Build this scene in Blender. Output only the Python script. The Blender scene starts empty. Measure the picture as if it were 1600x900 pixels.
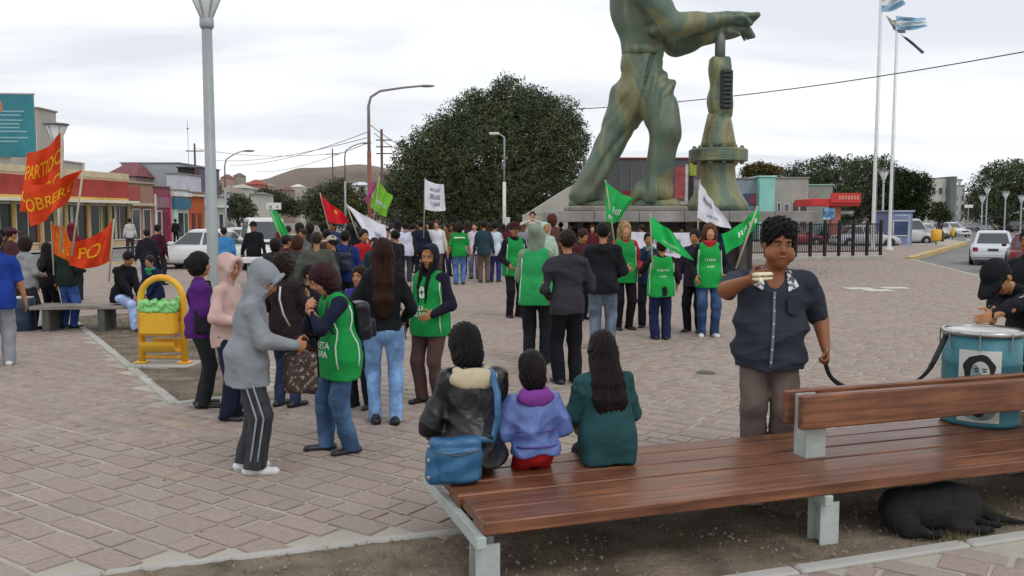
import bpy, math, random
import numpy as np
from mathutils import Vector, Matrix
R = math.radians
SC = bpy.context.scene
COL = SC.collection
rnd = random.Random(7)

# ------------------------------------------------------------------ camera
CAMH, FPX, PITCH = 1.95, 1400.0, math.atan(112/1400)
cam = bpy.data.objects.new('camera', bpy.data.cameras.new('camera'))
COL.objects.link(cam)
cam.location = (0, 0, CAMH)
cam.rotation_euler = (math.pi/2 - PITCH, 0, 0)
cam.data.sensor_width = 36
cam.data.lens = 36*FPX/1600
cam.data.clip_end = 6000
cam.data.clip_start = .05
SC.camera = cam

# ------------------------------------------------------------------ sky and sun (overcast day)
SUN_EL, SUN_AZ = R(52), R(200)
w = bpy.data.worlds.new('World'); SC.world = w; w.use_nodes = True
nt = w.node_tree; nt.nodes.clear()
def N(t, typ, **kw):
    n = t.nodes.new(typ)
    for k, v in kw.items(): setattr(n, k, v)
    return n
out = N(nt, 'ShaderNodeOutputWorld'); bg = N(nt, 'ShaderNodeBackground')
bg.inputs['Strength'].default_value = .12
sky = N(nt, 'ShaderNodeTexSky', sky_type='NISHITA', sun_disc=False)
sky.sun_elevation = SUN_EL; sky.sun_rotation = SUN_AZ
tc = N(nt, 'ShaderNodeTexCoord'); sep = N(nt, 'ShaderNodeSeparateXYZ')
nt.links.new(tc.outputs['Generated'], sep.inputs[0])
zc = N(nt, 'ShaderNodeMath', operation='MAXIMUM'); zc.inputs[1].default_value = 0
nt.links.new(sep.outputs['Z'], zc.inputs[0])
za = N(nt, 'ShaderNodeMath', operation='ADD'); za.inputs[1].default_value = .16
nt.links.new(zc.outputs[0], za.inputs[0])
dv = [N(nt, 'ShaderNodeMath', operation='DIVIDE') for _ in 'ab']
for d_, ax in zip(dv, 'XY'):
    nt.links.new(sep.outputs[ax], d_.inputs[0]); nt.links.new(za.outputs[0], d_.inputs[1])
cb = N(nt, 'ShaderNodeCombineXYZ')
nt.links.new(dv[0].outputs[0], cb.inputs[0]); nt.links.new(dv[1].outputs[0], cb.inputs[1])
mp = N(nt, 'ShaderNodeMapping'); mp.inputs['Rotation'].default_value = (0, 0, R(12)); mp.inputs['Scale'].default_value = (.5, 1.25, 1)
mp.inputs['Location'].default_value = (2.3, .7, 0)
nt.links.new(cb.outputs[0], mp.inputs[0])
nz = N(nt, 'ShaderNodeTexNoise'); nz.inputs['Scale'].default_value = .95; nz.inputs['Detail'].default_value = 5; nz.inputs['Roughness'].default_value = .5; nz.inputs['Distortion'].default_value = .5
nt.links.new(mp.outputs[0], nz.inputs['Vector'])
cr = N(nt, 'ShaderNodeValToRGB')
e = cr.color_ramp.elements
e[0].position = .38; e[0].color = (.69, .72, .775, 1)
e[1].position = .64; e[1].color = (.95, .955, .96, 1)
m_ = e.new(.50); m_.color = (.85, .87, .90, 1)
nt.links.new(nz.outputs['Fac'], cr.inputs[0])
sc_ = N(nt, 'ShaderNodeMix', data_type='RGBA', blend_type='MULTIPLY'); sc_.inputs[0].default_value = 1
nt.links.new(cr.outputs[0], sc_.inputs[6]); sc_.inputs[7].default_value = (8.5, 8.5, 8.5, 1)
mx = N(nt, 'ShaderNodeMix', data_type='RGBA'); mx.inputs[0].default_value = .96
nt.links.new(sky.outputs[0], mx.inputs[6]); nt.links.new(sc_.outputs[2], mx.inputs[7])
nt.links.new(mx.outputs[2], bg.inputs[0]); nt.links.new(bg.outputs[0], out.inputs[0])
sun = bpy.data.objects.new('sun', bpy.data.lights.new('sun', 'SUN')); COL.objects.link(sun)
sun.data.energy = .6; sun.data.angle = R(22); sun.data.color = (1, .965, .92)
sun.rotation_euler = (math.pi/2 - SUN_EL, 0, R(35))
SC.view_settings.view_transform = 'Standard'; SC.view_settings.look = 'None'
SC.view_settings.exposure = 0.2; SC.view_settings.gamma = 1

# ------------------------------------------------------------------ pixel (of the 1600 px photograph) to place
cp, sp = math.cos(PITCH), math.sin(PITCH)
def ray(x, y):
    a, b = (x-800)/FPX, (450-y)/FPX
    return Vector((a, cp + b*sp, -sp + b*cp))
def G(x, y, z=0.0):                 # the spot on a level z
    r = ray(x, y); t = (z-CAMH)/r.z
    return Vector((r.x*t, r.y*t, z))
def at(x, y, Y):                    # the spot at distance Y
    r = ray(x, y); t = Y/r.y
    return Vector((r.x*t, Y, CAMH + r.z*t))
def dist(feet): return CAMH*FPX/(feet-338)

# ------------------------------------------------------------------ materials
MATS = {}
def mat(key, col, rough=.7, metal=0, var=.12, vscale=6, bump=0, bscale=60, spec=.4, stretch=None, col2=None, c2lo=.45, c2hi=.6, c2scale=3, sss=0, dirt=None, bdist=.02, bwarp=0, bdet=4):
    if key in MATS: return MATS[key]
    m = bpy.data.materials.new(key); m.use_nodes = True
    t = m.node_tree; b = t.nodes['Principled BSDF']
    b.inputs['Roughness'].default_value = rough; b.inputs['Metallic'].default_value = metal
    b.inputs['Specular IOR Level'].default_value = spec
    if sss: b.inputs['Subsurface Weight'].default_value = sss; b.inputs['Subsurface Scale'].default_value = .01
    tc = N(t, 'ShaderNodeTexCoord'); vec = tc.outputs['Object']
    if stretch:
        mp = N(t, 'ShaderNodeMapping'); mp.inputs['Scale'].default_value = stretch
        t.links.new(vec, mp.inputs[0]); vec = mp.outputs[0]
    n = N(t, 'ShaderNodeTexNoise'); n.inputs['Scale'].default_value = vscale; n.inputs['Detail'].default_value = 5
    t.links.new(vec, n.inputs['Vector'])
    mr = N(t, 'ShaderNodeMapRange'); mr.inputs[1].default_value = .3; mr.inputs[2].default_value = .7
    mr.inputs[3].default_value = 1-var; mr.inputs[4].default_value = 1+var
    t.links.new(n.outputs['Fac'], mr.inputs[0])
    base = None
    if col2 is not None:
        n2 = N(t, 'ShaderNodeTexNoise'); n2.inputs['Scale'].default_value = c2scale; n2.inputs['Detail'].default_value = 6
        n2.inputs['Roughness'].default_value = .6
        t.links.new(vec, n2.inputs['Vector'])
        r2 = N(t, 'ShaderNodeMapRange'); r2.inputs[1].default_value = c2lo; r2.inputs[2].default_value = c2hi
        t.links.new(n2.outputs['Fac'], r2.inputs[0])
        mm = N(t, 'ShaderNodeMix', data_type='RGBA'); mm.inputs[6].default_value = (*col, 1); mm.inputs[7].default_value = (*col2, 1)
        t.links.new(r2.outputs[0], mm.inputs[0]); base = mm.outputs[2]
    ml = N(t, 'ShaderNodeMix', data_type='RGBA', blend_type='MULTIPLY'); ml.inputs[0].default_value = 1
    ml.inputs[6].default_value = (*col, 1)
    if base: t.links.new(base, ml.inputs[6])
    t.links.new(mr.outputs[0], ml.inputs[7])
    t.links.new(ml.outputs[2], b.inputs['Base Color'])
    if bump:
        nb = N(t, 'ShaderNodeTexNoise'); nb.inputs['Scale'].default_value = bscale; nb.inputs['Detail'].default_value = bdet; nb.inputs['Distortion'].default_value = bwarp
        t.links.new(vec, nb.inputs['Vector'])
        bp = N(t, 'ShaderNodeBump'); bp.inputs['Strength'].default_value = bump; bp.inputs['Distance'].default_value = .02
        t.links.new(nb.outputs['Fac'], bp.inputs['Height']); t.links.new(bp.outputs[0], b.inputs['Normal'])
    MATS[key] = m
    return m
def hexlin(h):
    v = [int(h[i:i+2], 16)/255 for i in (0, 2, 4)]
    return tuple(c/12.92 if c <= .04045 else ((c+.055)/1.055)**2.4 for c in v)
def cloth(h, kind='cloth'):
    c = hexlin(h)
    if kind == 'denim': return mat('denim_'+h, c, .85, var=.2, vscale=5, bump=.6, bscale=10, bdist=.025, bwarp=.5, bdet=2.5, spec=.2, col2=tuple(min(1, x*1.6+.015) for x in c), c2lo=.46, c2hi=.68, c2scale=5)
    if kind == 'nylon': return mat('nylon_'+h, c, .36, var=.15, vscale=7, bump=.7, bscale=9, bdist=.03, bwarp=.5, bdet=2, spec=.45)
    if kind == 'hair': return mat('hair_'+h, tuple(x*.8 for x in c), .5, var=.5, vscale=6, bump=.8, bscale=30, spec=.22, stretch=(6, 6, .8))
    if kind == 'skin': return mat('skin_'+h, c, .5, var=.08, vscale=9, bump=.15, bscale=120, spec=.35, sss=.12)
    if kind == 'stripe': return mat('stripe_'+h, c, .7, var=.5, vscale=7, bump=.5, bscale=50, stretch=(8, 8, .3))
    return mat('cloth_'+h, c, .85, var=.16, vscale=5, bump=.6, bscale=7, bdist=.035, bwarp=.5, bdet=2.5, spec=.2)

# ------------------------------------------------------------------ objects
def tag(o, label=None, cat=None, group=None, kind=None):
    if label: o['label'] = label
    if cat: o['category'] = cat
    if group: o['group'] = group
    if kind: o['kind'] = kind
    return o
def empty(name, loc=(0, 0, 0), rz=0, label=None, cat=None, group=None):
    o = bpy.data.objects.new(name, None); COL.objects.link(o)
    o.location = loc; o.rotation_euler = (0, 0, rz); o.empty_display_size = .2
    return tag(o, label, cat, group)
def link(name, me, parent=None, label=None, cat=None, group=None, kind=None):
    o = bpy.data.objects.new(name, me); COL.objects.link(o)
    if parent is not None: o.parent = parent
    return tag(o, label, cat, group, kind)
def npmesh(name, V, Q, mats, smooth=True, mi=None, k=4):
    me = bpy.data.meshes.new(name)
    V = np.asarray(V, np.float32); Q = np.asarray(Q, np.int32)
    me.vertices.add(len(V)); me.vertices.foreach_set('co', V.ravel())
    me.loops.add(Q.size); me.loops.foreach_set('vertex_index', Q.ravel())
    me.polygons.add(len(Q)); me.polygons.foreach_set('loop_start', np.arange(len(Q), dtype=np.int32)*k)
    if smooth: me.polygons.foreach_set('use_smooth', np.ones(len(Q), bool))
    for m in (mats if isinstance(mats, (list, tuple)) else [mats]): me.materials.append(m)
    if mi is not None: me.polygons.foreach_set('material_index', np.asarray(mi, np.int32))
    me.update(calc_edges=True)
    return me
class MB:
    def __init__(s): s.v = []; s.f = []
    def quadbox(s, P):                       # 8 points: bottom ring 0-3 ccw, top ring 4-7
        n = len(s.v); s.v += [tuple(p) for p in P]
        for f in ((3, 2, 1, 0), (4, 5, 6, 7), (0, 1, 5, 4), (1, 2, 6, 5), (2, 3, 7, 6), (3, 0, 4, 7)): s.f.append(tuple(n+i for i in f))
        return s
    def box(s, x0, x1, y0, y1, z0, z1, bev=0, M=None):
        if bev:
            b = bev; n = len(s.v); P = []
            for (zz, ins) in ((z0, b), (z0+b, 0), (z1-b, 0), (z1, b)):
                xa, xb, ya, yb = x0+ins, x1-ins, y0+ins, y1-ins
                P += [(xa+b, ya, zz), (xb-b, ya, zz), (xb, ya+b, zz), (xb, yb-b, zz), (xb-b, yb, zz), (xa+b, yb, zz), (xa, yb-b, zz), (xa, ya+b, zz)]
            if M: P = [M @ Vector(p) for p in P]
            s.v += [tuple(p) for p in P]
            s.f.append(tuple(n+i for i in range(7, -1, -1))); s.f.append(tuple(n+24+i for i in range(8)))
            for l in range(3):
                for i in range(8):
                    j = (i+1) % 8; a = n+8*l
                    s.f.append((a+i, a+j, a+8+j, a+8+i))
            return s
        P = [(x0, y0, z0), (x1, y0, z0), (x1, y1, z0), (x0, y1, z0), (x0, y0, z1), (x1, y0, z1), (x1, y1, z1), (x0, y1, z1)]
        if M: P = [M @ Vector(p) for p in P]
        return s.quadbox(P)
    def tube(s, path, r, seg=8, cap=True, sq=None):
        path = [Vector(p) for p in path]; n0 = len(s.v); k = len(path)
        rs = r if isinstance(r, (list, tuple)) else [r]*k
        up = Vector((0, 0, 1))
        t0 = (path[1]-path[0]).normalized()
        if abs(t0.z) > .95: up = Vector((0, 1, 0))
        for i, p in enumerate(path):
            t = (path[min(i+1, k-1)]-path[max(i-1, 0)]).normalized()
            a = t.cross(up).normalized(); b = a.cross(t)
            up = b
            for j in range(seg):
                an = 2*math.pi*j/seg
                s.v.append(tuple(p + (a*math.cos(an)*(sq[0] if sq else 1) + b*math.sin(an)*(sq[1] if sq else 1))*rs[i]))
        for i in range(k-1):
            for j in range(seg):
                q = (j+1) % seg
                s.f.append((n0+i*seg+j, n0+i*seg+q, n0+(i+1)*seg+q, n0+(i+1)*seg+j)[::-1])
        if cap:
            s.f.append(tuple(n0+j for j in range(seg))); s.f.append(tuple(n0+(k-1)*seg+j for j in range(seg-1, -1, -1)))
        return s
    def lathe(s, prof, c=(0, 0, 0), seg=20, axis='z', close=True):
        n0 = len(s.v); k = len(prof)
        for (r, h) in prof:
            for j in range(seg):
                a = 2*math.pi*j/seg; x, y = r*math.cos(a), r*math.sin(a)
                p = (x, y, h) if axis == 'z' else ((h, x, y) if axis == 'x' else (y, h, x))
                s.v.append((p[0]+c[0], p[1]+c[1], p[2]+c[2]))
        for i in range(k-1):
            for j in range(seg):
                q = (j+1) % seg
                s.f.append((n0+i*seg+j, n0+i*seg+q, n0+(i+1)*seg+q, n0+(i+1)*seg+j))
        if close:
            s.f.append(tuple(n0+j for j in range(seg-1, -1, -1))); s.f.append(tuple(n0+(k-1)*seg+j for j in range(seg)))
        return s
    def prism(s, poly, z0, z1):              # poly ccw in xy
        n = len(s.v); k = len(poly)
        s.v += [(p[0], p[1], z0) for p in poly] + [(p[0], p[1], z1) for p in poly]
        s.f.append(tuple(n+i for i in range(k-1, -1, -1))); s.f.append(tuple(n+k+i for i in range(k)))
        for i in range(k): j = (i+1) % k; s.f.append((n+i, n+j, n+k+j, n+k+i))
        return s
    def add(s, V, F):
        n = len(s.v); s.v += [tuple(v) for v in V]; s.f += [tuple(n+i for i in f) for f in F]; return s
    def mesh(s, name, m, smooth=False):
        me = bpy.data.meshes.new(name); me.from_pydata(s.v, [], s.f)
        me.materials.append(m)
        if smooth: me.shade_smooth()
        return me
    def build(s, name, m, parent=None, smooth=False, **kw):
        return link(name, s.mesh(name, m, smooth), parent, **kw)
def copy_tree(o, parent=None):
    c = o.copy(); COL.objects.link(c)
    if parent is not None: c.parent = parent
    for ch in KIDS.get(o.name, None) or [k for k in bpy.data.objects if k.parent == o]:
        copy_tree(ch, c)
    return c
KIDS = {}
_TX = {}
def textmesh(s, bold=.02):                    # letters as flat faces: x centred, y centred, height of a capital about 1
    if s in _TX: return _TX[s]
    if s[0] == '#':                           # unreadable print: rows of letter-like strokes, '#7' = seven of them
        n = int(s[1:]); q = random.Random(n); V = []; F = []; wd = .78
        def rc(x0, x1, y0, y1): k = len(V); V.extend([(x0, y0, 0), (x1, y0, 0), (x1, y1, 0), (x0, y1, 0)]); F.append((k, k+1, k+2, k+3))
        for i in range(n):
            x = (i-n/2)*wd; st = .17; rc(x+.08, x+.08+st, -.5, .5)
            if q.random() < .7: rc(x+.46, x+.46+st, -.5, q.choice((.5, .1)))
            for y in q.sample((-.5, -.08, .34), q.randint(1, 2)): rc(x+.08+st, x+.46, y, y+.16)
        _TX[s] = (np.array(V), F); return _TX[s]
    cu = bpy.data.curves.new('lettering', 'FONT'); cu.body = s; cu.size = 1.38; cu.align_x = 'CENTER'; cu.align_y = 'CENTER'; cu.offset = bold; cu.resolution_u = 3
    cu.space_line = .78
    ob = bpy.data.objects.new('lettering', cu)
    me = bpy.data.meshes.new_from_object(ob)
    V = [tuple(v.co) for v in me.vertices]; F = [tuple(p.vertices) for p in me.polygons]
    bpy.data.objects.remove(ob); bpy.data.curves.remove(cu); bpy.data.meshes.remove(me)
    _TX[s] = (np.array(V), F); return _TX[s]

# ------------------------------------------------------------------ solid shapes from distance fields, meshed by surface nets
def vv(*a): return np.array(a, float)
def nrm(a): return a/(np.linalg.norm(a)+1e-9)
class SDF:
    def __init__(s): s.p = []; s.cuts = []; s.warp = None
    def _a(s, f, lo, hi, k, op): s.p.append((f, np.asarray(lo, float), np.asarray(hi, float), k, op)); return s
    def cap(s, a, b, ra, rb=None, k=.03, op=1, sq=None):   # sq=(axis, factor): thinner along that axis
        a = np.asarray(a, float); b = np.asarray(b, float); rb = ra if rb is None else rb
        ab = b-a; L = max(ab@ab, 1e-9)
        def f(P):
            v = P-a; t = np.clip((v@ab)/L, 0, 1); v = v-t[..., None]*ab
            if sq: v = v+(sq[1]-1)*(v@sq[0])[..., None]*sq[0]
            return np.sqrt((v*v).sum(-1))-(ra+(rb-ra)*t)
        r = max(ra, rb)
        return s._a(f, np.minimum(a, b)-r, np.maximum(a, b)+r, k, op)
    def ell(s, c, r, Rm=None, k=.03, op=1):
        c = np.asarray(c, float); r = np.asarray(r, float)
        def f(P):
            q = P-c
            if Rm is not None: q = q@Rm          # columns = axes
            q = q/r; k0 = np.sqrt((q*q).sum(-1))+1e-9; q = q/r; k1 = np.sqrt((q*q).sum(-1))+1e-9
            return k0*(k0-1)/k1
        m = r.max() if Rm is not None else r
        return s._a(f, c-m, c+m, k, op)
    def box(s, c, hs, Rm=None, rd=.01, k=.02, op=1):
        c = np.asarray(c, float); hs = np.asarray(hs, float)
        def f(P):
            q = P-c
            if Rm is not None: q = q@Rm
            q = np.abs(q)-hs+rd
            return np.sqrt((np.maximum(q, 0)**2).sum(-1))+np.minimum(q.max(-1), 0)-rd
        m = np.linalg.norm(hs) if Rm is not None else hs
        return s._a(f, c-m, c+m, k, op)
    def cut(s, n, o): s.cuts.append((np.asarray(n, float), np.asarray(o, float))); return s   # keep the side n points away from
    @staticmethod
    def mix(A, B, k, op):
        if op == 1:
            h = np.clip(.5+.5*(A-B)/k, 0, 1); return A+(B-A)*h-k*h*(1-h)
        h = np.clip(.5-.5*(A+B)/k, 0, 1); return A+(-B-A)*h+k*h*(1-h)
    def at(s, P):
        D = np.full(P.shape[:-1], 9.)
        for f, lo, hi, k, op in s.p: D = s.mix(D, f(P), k, op)
        for n, o in s.cuts: D = np.maximum(D, (P-o)@n)
        return D
    def mesh(s, name, m, h, smooth=True):
        add = [p for p in s.p if p[4] == 1]
        lo = np.min([p[1] for p in add], 0)-3*h; hi = np.max([p[2] for p in add], 0)+3*h
        n = np.ceil((hi-lo)/h).astype(int)+1
        ax = [lo[i]+h*np.arange(n[i]) for i in range(3)]
        D = np.full(n, 9., np.float32)
        for f, l, u, k, op in s.p:
            i0 = np.maximum(np.floor((l-k-2*h-lo)/h).astype(int), 0); i1 = np.minimum(np.ceil((u+k+2*h-lo)/h).astype(int)+1, n)
            if (i1 <= i0).any(): continue
            sl = tuple(slice(a, b) for a, b in zip(i0, i1))
            P = np.stack(np.meshgrid(*[ax[i][sl[i]] for i in range(3)], indexing='ij'), -1)
            D[sl] = s.mix(D[sl], f(P), k, op)
        for nn, o in s.cuts:
            D = np.maximum(D, ((ax[0]-o[0])*nn[0])[:, None, None]+((ax[1]-o[1])*nn[1])[None, :, None]+((ax[2]-o[2])*nn[2])[None, None, :])
        if s.warp:
            near = np.nonzero(np.abs(D) < 3*h+.03)
            P = np.stack([ax[i][near[i]] for i in range(3)], -1)
            D[near] += s.warp(P)
        D[0] = D[-1] = 1; D[:, 0] = D[:, -1] = 1; D[:, :, 0] = D[:, :, -1] = 1
        V, Q = nets(D, lo, h)
        return npmesh(name, V, Q, m, smooth)
def nets(F, lo, h):
    s = F < 0
    c = sum(s[a:F.shape[0]-1+a, b:F.shape[1]-1+b, d:F.shape[2]-1+d].astype(np.int8) for a in (0, 1) for b in (0, 1) for d in (0, 1))
    act = (c > 0) & (c < 8); I = np.nonzero(act)
    idx = np.full(act.shape, -1, np.int32); idx[act] = np.arange(len(I[0]))
    co = {(a, b, d): F[I[0]+a, I[1]+b, I[2]+d] for a in (0, 1) for b in (0, 1) for d in (0, 1)}
    acc = np.zeros((len(I[0]), 3)); cnt = np.zeros(len(I[0]))
    for p in co:
        for ax in range(3):
            if p[ax]: continue
            q = list(p); q[ax] = 1; q = tuple(q)
            A, B = co[p], co[q]; mk = (A < 0) != (B < 0)
            t = np.where(mk, A/np.where(mk, A-B, 1), 0)
            e = np.tile(np.array(p, float), (len(A), 1)); e[:, ax] = t
            acc[mk] += e[mk]; cnt[mk] += 1
    V = (np.stack(I, -1)+acc/cnt[:, None])*h+lo
    Qs = []
    for ax in range(3):
        b, d = (ax+1) % 3, (ax+2) % 3
        sl0 = [slice(None)]*3; sl1 = [slice(None)]*3; sl0[ax] = slice(0, -1); sl1[ax] = slice(1, None)
        A, B = s[tuple(sl0)], s[tuple(sl1)]
        X = np.nonzero(A != B); ins = A[X]
        def cell(db, dd):
            ii = [x.copy() for x in X]; ii[b] = ii[b]+db; ii[d] = ii[d]+dd
            return idx[tuple(ii)]
        q = np.stack([cell(-1, -1), cell(0, -1), cell(0, 0), cell(-1, 0)], -1)
        q[~ins] = q[~ins][:, ::-1]
        Qs.append(q)
    return V, np.concatenate(Qs)

# ------------------------------------------------------------------ people
SKIN = {'tan': 'a9764f', 'light': 'c08c6c', 'brown': '8a5636', 'rosy': 'bd8468'}
def ik(a, b, l1, l2, pole):
    a, b, pole = map(lambda q: np.asarray(q, float), (a, b, pole))
    d = b-a; L = np.linalg.norm(d); Lm = min(L, (l1+l2)*.999); u = d/(L+1e-9); b = a+u*Lm
    x = (l1*l1-l2*l2+Lm*Lm)/(2*Lm); hgt = math.sqrt(max(l1*l1-x*x, 1e-8))
    p = pole-(pole@u)*u; p = nrm(p)
    return a+u*x+p*hgt, b
def rot(ax, ang):
    return np.array(Matrix.Rotation(ang, 3, Vector(ax)))
def folds(H, amp, ph=0, fine=1.0):
    r = random.Random(int(ph*10)); ws = []
    for i in range(7):
        an = r.uniform(-.9, .9); az = r.uniform(0, 6.28); fr = (17, 23, 31, 44, 27, 60, 75)[i]
        ws.append((fr*math.cos(an)*math.cos(az)*.6, fr*math.cos(an)*math.sin(az)*.6, fr*math.sin(an)*.6+r.uniform(-9, 9), r.uniform(0, 6), 17./fr))
    def f(P):
        P = P/H*1.7; x, y, z = P[:, 0], P[:, 1], P[:, 2]
        q = 1.7*np.sin(7*z+ph)+1.3*np.sin(9*x+2*ph+3*z); o = 0
        for a, b, c, p, w_ in ws:
            o = o+(np.abs(np.sin(.5*(a*x+b*y+c*z*1.3+p+q)))**.75-.55)*w_
        return amp*.9*o
    return f
PCOUNT = [0]
def person(label, x, feet, top=None, yaw=0, H=None, loc=None, tone='tan', hair='short', hc='1a1311', hood=None, t='2a2a30', tk='cloth', sleeve='long',
           hem=.05, b='23242c', bk='cloth', leg=1.0, shoe='17171a', vest=None, vtext=None, vback=False, hl=None, hr=None, lean=0, side=0, head=(0, 0),
           w=1.0, belly=0, fem=False, sit=None, feetp=None, vox=None, face=None, bag=None, pack=None, scarf=None, collar=None, cap=None, trim=None,
           eln=None, elp=None, group=None, hands='relaxed', vemb=False, hide_legs=False, glow=1.0, tw=1.0, cat='person', hairlen=.2, hsc=1.05, hoodcol=None, hlw=None, hrw=None, vlen=.075, afro=.034, hairw=1.0, cuff=.016, stripes=None, chub=0):
    PCOUNT[0] += 1; ph = PCOUNT[0]*1.7
    if loc is None: loc = G(x, feet); loc.z = 0
    D = math.hypot(loc[0], loc[1])
    if H is None: H = CAMH-(top-338)*loc[1]/FPX
    s = H; vx = vox or min(max(D*.00105, .0095), .034)
    if face is None: face = D < 13
    fk = 1.35 if D < 11 else 1.0
    root = empty('person', loc, R(yaw), label, cat, group or 'people in the square')
    X, Y, Z = vv(1, 0, 0), vv(0, 1, 0), vv(0, 0, 1)
    hipz = .52*s if sit is None else sit+.085*s
    hipc = vv(0, 0, hipz)
    U = nrm(vv(math.sin(R(side)), math.sin(R(lean)), math.cos(R(lean))))
    F = nrm(np.cross(U, X)*-1); F = nrm(np.cross(Z, X)) if False else nrm(np.cross(U, X)); 
    if F[1] < 0: F = -F
    X2 = nrm(np.cross(F, U)); Rt = np.stack([X2, F, U], 1)
    def tb(a, c, d): return hipc+(X2*a+F*c+U*d)*s     # torso frame point
    bl = belly
    shw = .098*w*(.94 if fem else 1); sh = {-1: tb(-shw, 0, .285), 1: tb(shw, 0, .285)}
    neck = tb(0, 0, .325)
    hy, hp = R(head[0]), R(head[1])
    Hm = Rt@rot((0, 0, 1), hy)@rot((1, 0, 0), -hp)
    hX, hF, hU = Hm[:, 0], Hm[:, 1], Hm[:, 2]
    hb = neck-F*.0*s; hs = s*hsc; hcn = hb+U*.012*s+hU*.085*hs+hF*.012*hs     # centre of skull
    # limbs
    hj = {k: hipc+(X*k*.052*(.9+.1*w)*(1.08 if fem else 1))*s for k in (-1, 1)}
    if sit is None:
        fp = feetp or ((-.055, -.005), (.06, .01))
        ft = {-1: vv(fp[0][0]*s, fp[0][1]*s, .045*s), 1: vv(fp[1][0]*s, fp[1][1]*s, .045*s)}
    else:
        fp = feetp or ((-.06, .27), (.06, .27))
        ft = {-1: vv(fp[0][0]*s, fp[0][1]*s, .045*s+(fp[0][2] if len(fp[0]) > 2 else 0)), 1: vv(fp[1][0]*s, fp[1][1]*s, .045*s+(fp[1][2] if len(fp[1]) > 2 else 0))}
    kn = {}
    for k in (-1, 1): kn[k], ft[k] = ik(hj[k], ft[k], .245*s, .243*s, (k*.12, 1, .15 if sit is None else .9))
    tg = {-1: hl or (-.17*w, .03, -.05), 1: hr or (.17*w, .03, -.05)}    # hand targets in torso frame from hip centre
    wr, el = {}, {}
    def loc_of(q):
        dx, dy = q[0]-loc[0], q[1]-loc[1]; c_, s_ = math.cos(R(yaw)), math.sin(R(yaw)); return vv(c_*dx+s_*dy, -s_*dx+c_*dy, q[2]-loc[2])
    for k in (-1, 1):
        T = tb(*tg[k])
        if k == -1 and hlw is not None: T = loc_of(hlw)
        if k == 1 and hrw is not None: T = loc_of(hrw)
        pole = (elp or {}).get(k) or (k*.55, -.8, -.35)
        el[k], wr[k] = ik(sh[k], T, .172*s, .15*s, pole)
    # --- body: one continuous surface
    S = SDF(); K = .022*s
    S.ell(hipc+U*.015*s, vv(.078*w, .054, .065)*s, Rt, K); S.ell(tb(0, bl*.02, .11), vv(.070*w+bl*.015, .050+bl*.025, .09)*s, Rt, K)
    S.ell(tb(0, .002, .215), vv(.092*w, .062, .1)*s, Rt, K)
    S.cap(sh[-1]+X2*.02*s, sh[1]-X2*.02*s, .026*s, k=K); S.cap(tb(0, -.004, .27), hb+hU*.02*s, .034*s*(.9+.1*w), .030*s*(.9+.1*w), k=.02*s)
    for k in (-1, 1):
        S.cap(sh[k]-U*.006*s, el[k], .0235*s*(.2+.8*w), .0225*s*(.3+.7*w), k=.012*s); S.cap(el[k], wr[k], .025*s*w, .0165*s*(.8+.2*w), k=.008*s)
        S.cap(hj[k], kn[k], .046*s*w, .031*s, k=.012*s); S.cap(kn[k], ft[k], .033*s, .017*s, k=.006*s)
        # hand
        f = nrm(wr[k]-el[k])
        ho = hands if isinstance(hands, str) else hands.get(k, 'relaxed')
        tref = Z if abs(f[2]) < .75 else Y
        if isinstance(hands, dict) and ('t', k) in hands: tref = vv(*hands[('t', k)])
        tt = nrm(tref-(tref@f)*f); n = np.cross(f, tt)
        if n@X*k > 0: n = -n
        if isinstance(hands, dict) and ('n', k) in hands and n@vv(*hands[('n', k)]) < 0: n = -n
        Rh = np.stack([f, tt, n], 1); curl = {'relaxed': .35, 'fist': 1.25, 'hold': .85, 'flat': .12}[ho]
        S.ell(wr[k]+f*.030*s, vv(.034, .025, .0105)*s, Rh, .008*s); S.ell(wr[k]+f*.022*s+tt*.012*s+n*.003*s, vv(.02, .012, .010)*s, Rh, .008*s)
        for i, (o, L) in enumerate(((.018, .043), (.006, .048), (-.006, .045), (-.017, .035))):
            p = wr[k]+(f*.052+tt*o)*s; a = curl*(.75+.12*i); r0 = .0056*s
            for q, fr in enumerate((.42, .32, .26)):
                dn = nrm(f*math.cos(a)+n*math.sin(a)+tt*o*2); p2 = p+dn*L*fr*s
                S.cap(p, p2, r0, r0*.93, k=.0025*s); p = p2; a += curl*.8; r0 *= .93
        p = wr[k]+(f*.014+tt*.02)*s; p2 = p+nrm(f*.7+tt*.75+n*.3)*.03*s; S.cap(p, p2, .0078*s, .0066*s, k=.005*s)
        S.cap(p2, p2+nrm(f*.95+tt*(.25-curl*.3)+n*(.2+curl*.5))*.026*s, .0064*s, .0054*s, k=.003*s)
        # foot inside the shoe
        fd = nrm(vv(k*.16, 1, 0)); S.cap(ft[k]-Z*.018*s-fd*.015*s, ft[k]-Z*.025*s+fd*.085*s, .02*s, .014*s, k=.01*s)
    # head
    def hd(a, c, d): return hcn+(hX*a+hF*c+hU*d)*hs
    S.ell(hd(0, -.006, .012), vv(.0455, .056, .052)*hs, Hm, .012*hs)
    S.ell(hd(0, .012, -.026), vv(.036, .040, .044)*hs, Hm, .018*hs)
    S.ell(hd(0, .030, -.056), vv(.017, .015, .014)*hs, Hm, .014*hs)
    if chub:
        for k in (-1, 1): S.ell(hd(k*.024, .024, -.034), vv(.026, .028, .026)*hs, Hm, .012*hs)
        S.ell(hd(0, .018, -.062), vv(.030, .026, .022)*hs, Hm, .014*hs); S.cap(tb(0, 0, .27), hb+hU*.03*s, .044*s, .040*s, k=.02*s)
    for k in (-1, 1): S.ell(hd(k*.017, .040, -.020), vv(.014, .010, .013)*hs, Hm, .008*hs)
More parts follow.
